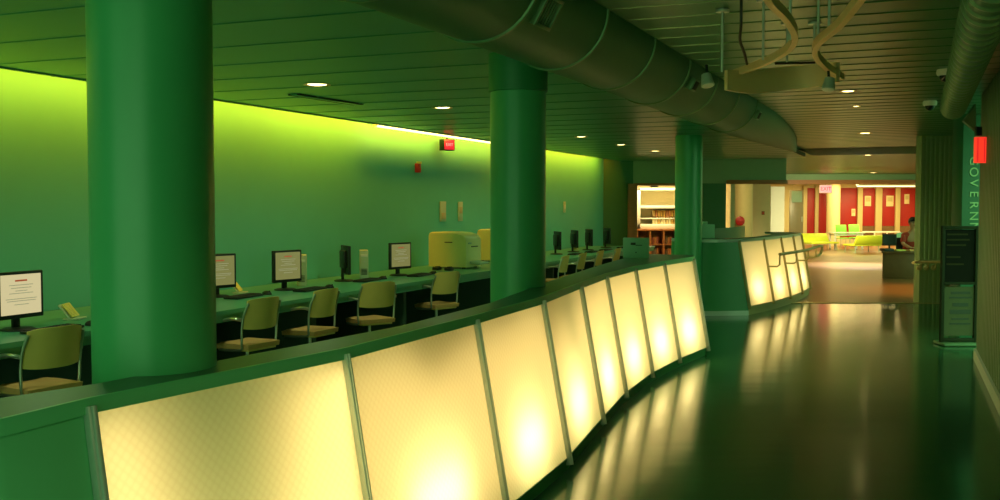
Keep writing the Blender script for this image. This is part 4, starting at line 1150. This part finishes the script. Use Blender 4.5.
skin_body('body', V, Ed, Ra, 'skin', per)
tv = V[:4]+[(.17, .11, .93), (.22, .20, .74), (-.17, .11, .93), (-.22, .20, .74), (0, .14, .99)]
te = [(0, 1), (1, 2), (2, 3), (3, 4), (4, 5), (3, 6), (6, 7), (3, 8)]
tr_ = [(.16, .13), (.148, .113), (.163, .113), (.143, .10), .068, .055, .068, .055, (.075, .07)]
skin_body('red_top', tv, te, tr_, 'redshirt', per)
lv = [V[0], V[8], V[9], V[10], (.13, .40, .10), V[13], V[14], V[15], (-.13, .365, .10)]
skin_body('trousers', lv, [(0, 1), (1, 2), (2, 3), (3, 4), (0, 5), (5, 6), (6, 7), (7, 8)], [(.157, .128), .095, .074, .064, .05, .095, .074, .064, .05], 'trousers', per)
m = MB(); m.sphere((0, .185, 1.245), .108, (.86, 1.0, 1.02), 24, 16)
gm = m.b.verts[:]+m.b.edges[:]+m.b.faces[:]; bmesh.ops.bisect_plane(m.b, geom=gm, plane_co=(0, .225, 1.22), plane_no=(0, .85, -.5), clear_outer=True); m.build('hair', 'hair', per)
for sx in (-1, 1):
    m = MB(); m.sphere((sx*.032, .292, 1.225), .011); m.build('eye', 'hair', per)
    m = MB(); m.sphere((sx*.083, .205, 1.20), .022, (.4, .8, 1.2)); m.build('ear', 'skin', per)
    base = Vector((sx*.115, .47, .665))
    for f_ in range(5):
        a_f = (-.5+.25*f_)*1.0; L = (.055, .075, .082, .076, .06)[f_]
        if f_ == 0: a_f = -.9
        dd2 = Vector((math.sin(a_f)*sx*-1, math.cos(a_f), 0)); st_ = base+dd2*.025
        m = MB(); m.tube([st_, st_+dd2*L*.5+UP*.006, st_+dd2*L-UP*.006], .008, 8); m.build('finger', 'skin', per)
m = MB(); m.lathe((0, .295, 1.195), [(0, .028), (.008, .02), (.015, 0), (.009, -.008), (0, -.01)], 10, axis=(0, .6, .8)); m.build('nose', 'skin', per)
m = MB(); m.box((0, .283, 1.155), (.04, .012, .010), bevel=.004); m.build('mouth', 'redshirt', per)
oc = thing('office_chair', 'dark office chair under the seated person', 'chair', (q.x+.02, yd+.92, 0), R(180))
m = MB(); m.box((0, .08, .375), (.46, .46, .05), bevel=.02); m.build('seat', 'black', oc)
m = MB(); m.box((0, -.22, .66), (.42, .05, .42), Matrix.Rotation(R(6), 3, 'X'), bevel=.02); m.build('backrest', 'black', oc)
m = MB(); m.cyl((0, .05, .22), .03, .28, UP, 12); m.build('column', 'black', oc)
m = MB()
for k in range(5):
    a = 2*math.pi*k/5; d = Vector((math.cos(a), math.sin(a), 0)); m.tube([Vector((0, .05, .09)), Vector((0, .05, .05))+d*.27], .018, 8)
m.build('star_base', 'black', oc)

add_light('downlight_or_fill_beam', 'SPOT', (6.7, 14.2, 2.66), 300, (.85, 1, .5), size=.08, aim=(7.15, 16.3, .9), spot=R(120), blend=.8)  # unseen spot behind the fin, added to brighten the pier
# unseen spots over and behind the camera, added for a streak on the pillars
for x, y in ((.9, 2.2), (-.35, -.6)):
    add_light('downlight_or_fill_beam', 'SPOT', (x, y, 2.70), 55, (.9, 1, .45), size=.08, aim=(x, y, 0), spot=R(130), blend=.8)
# ------------------------------------------------------------------ lamps and added fill lights of the far rooms
add_light('reading_lamp', 'AREA', (3.7, 24.2, 2.55), 110, (1, .78, .38), size=1.2, size_y=.8, aim=(3.7, 24.6, 0))
add_light('lounge_or_fill_light', 'AREA', (9.5, 38.8, 2.5), 130, (1, .78, .30), size=3, size_y=3, aim=(9.5, 38.8, 0))
add_light('lounge_or_fill_light', 'AREA', (14.5, 38.8, 2.5), 290, (1, .78, .30), size=4, size_y=3, aim=(14.5, 38.8, 0))
add_light('lounge_or_fill_light', 'AREA', (10.8, 31.6, 2.7), 190, (1, .86, .42), size=2, size_y=1.2, aim=(11.6, 35.5, 0), spread=R(100))  # added fill aimed at the lime seats
add_light('lounge_or_fill_light', 'AREA', (6.2, 24.9, 2.6), 70, (1, .78, .34), size=1, size_y=.8, aim=(6.4, 25.6, 0))  # added fill that warms the thick beige pillar
add_light('lounge_or_fill_light', 'SPOT', (8.2, 19.0, 2.68), 380, (1, .45, .07), size=.2, aim=(8.0, 19.0, 0), spot=R(85), blend=.8)  # added spot, turns the near part of the far floor orange
add_light('lounge_or_fill_light', 'SPOT', (10.0, 27.5, 2.7), 2000, (.80, .86, 1), size=.2, aim=(9.6, 27.0, 0), spot=R(75), blend=.8)  # added spot, stands in for the pale reflection on the far floor
add_light('lounge_or_fill_light', 'AREA', (7.6, 28.5, 2.6), 90, (1, .80, .40), size=1.5, size_y=1.5, aim=(7.0, 28.8, 0), spread=R(120))
for pr in (mon_lit, mon_dim, mon_off):
    assert pr.name in used
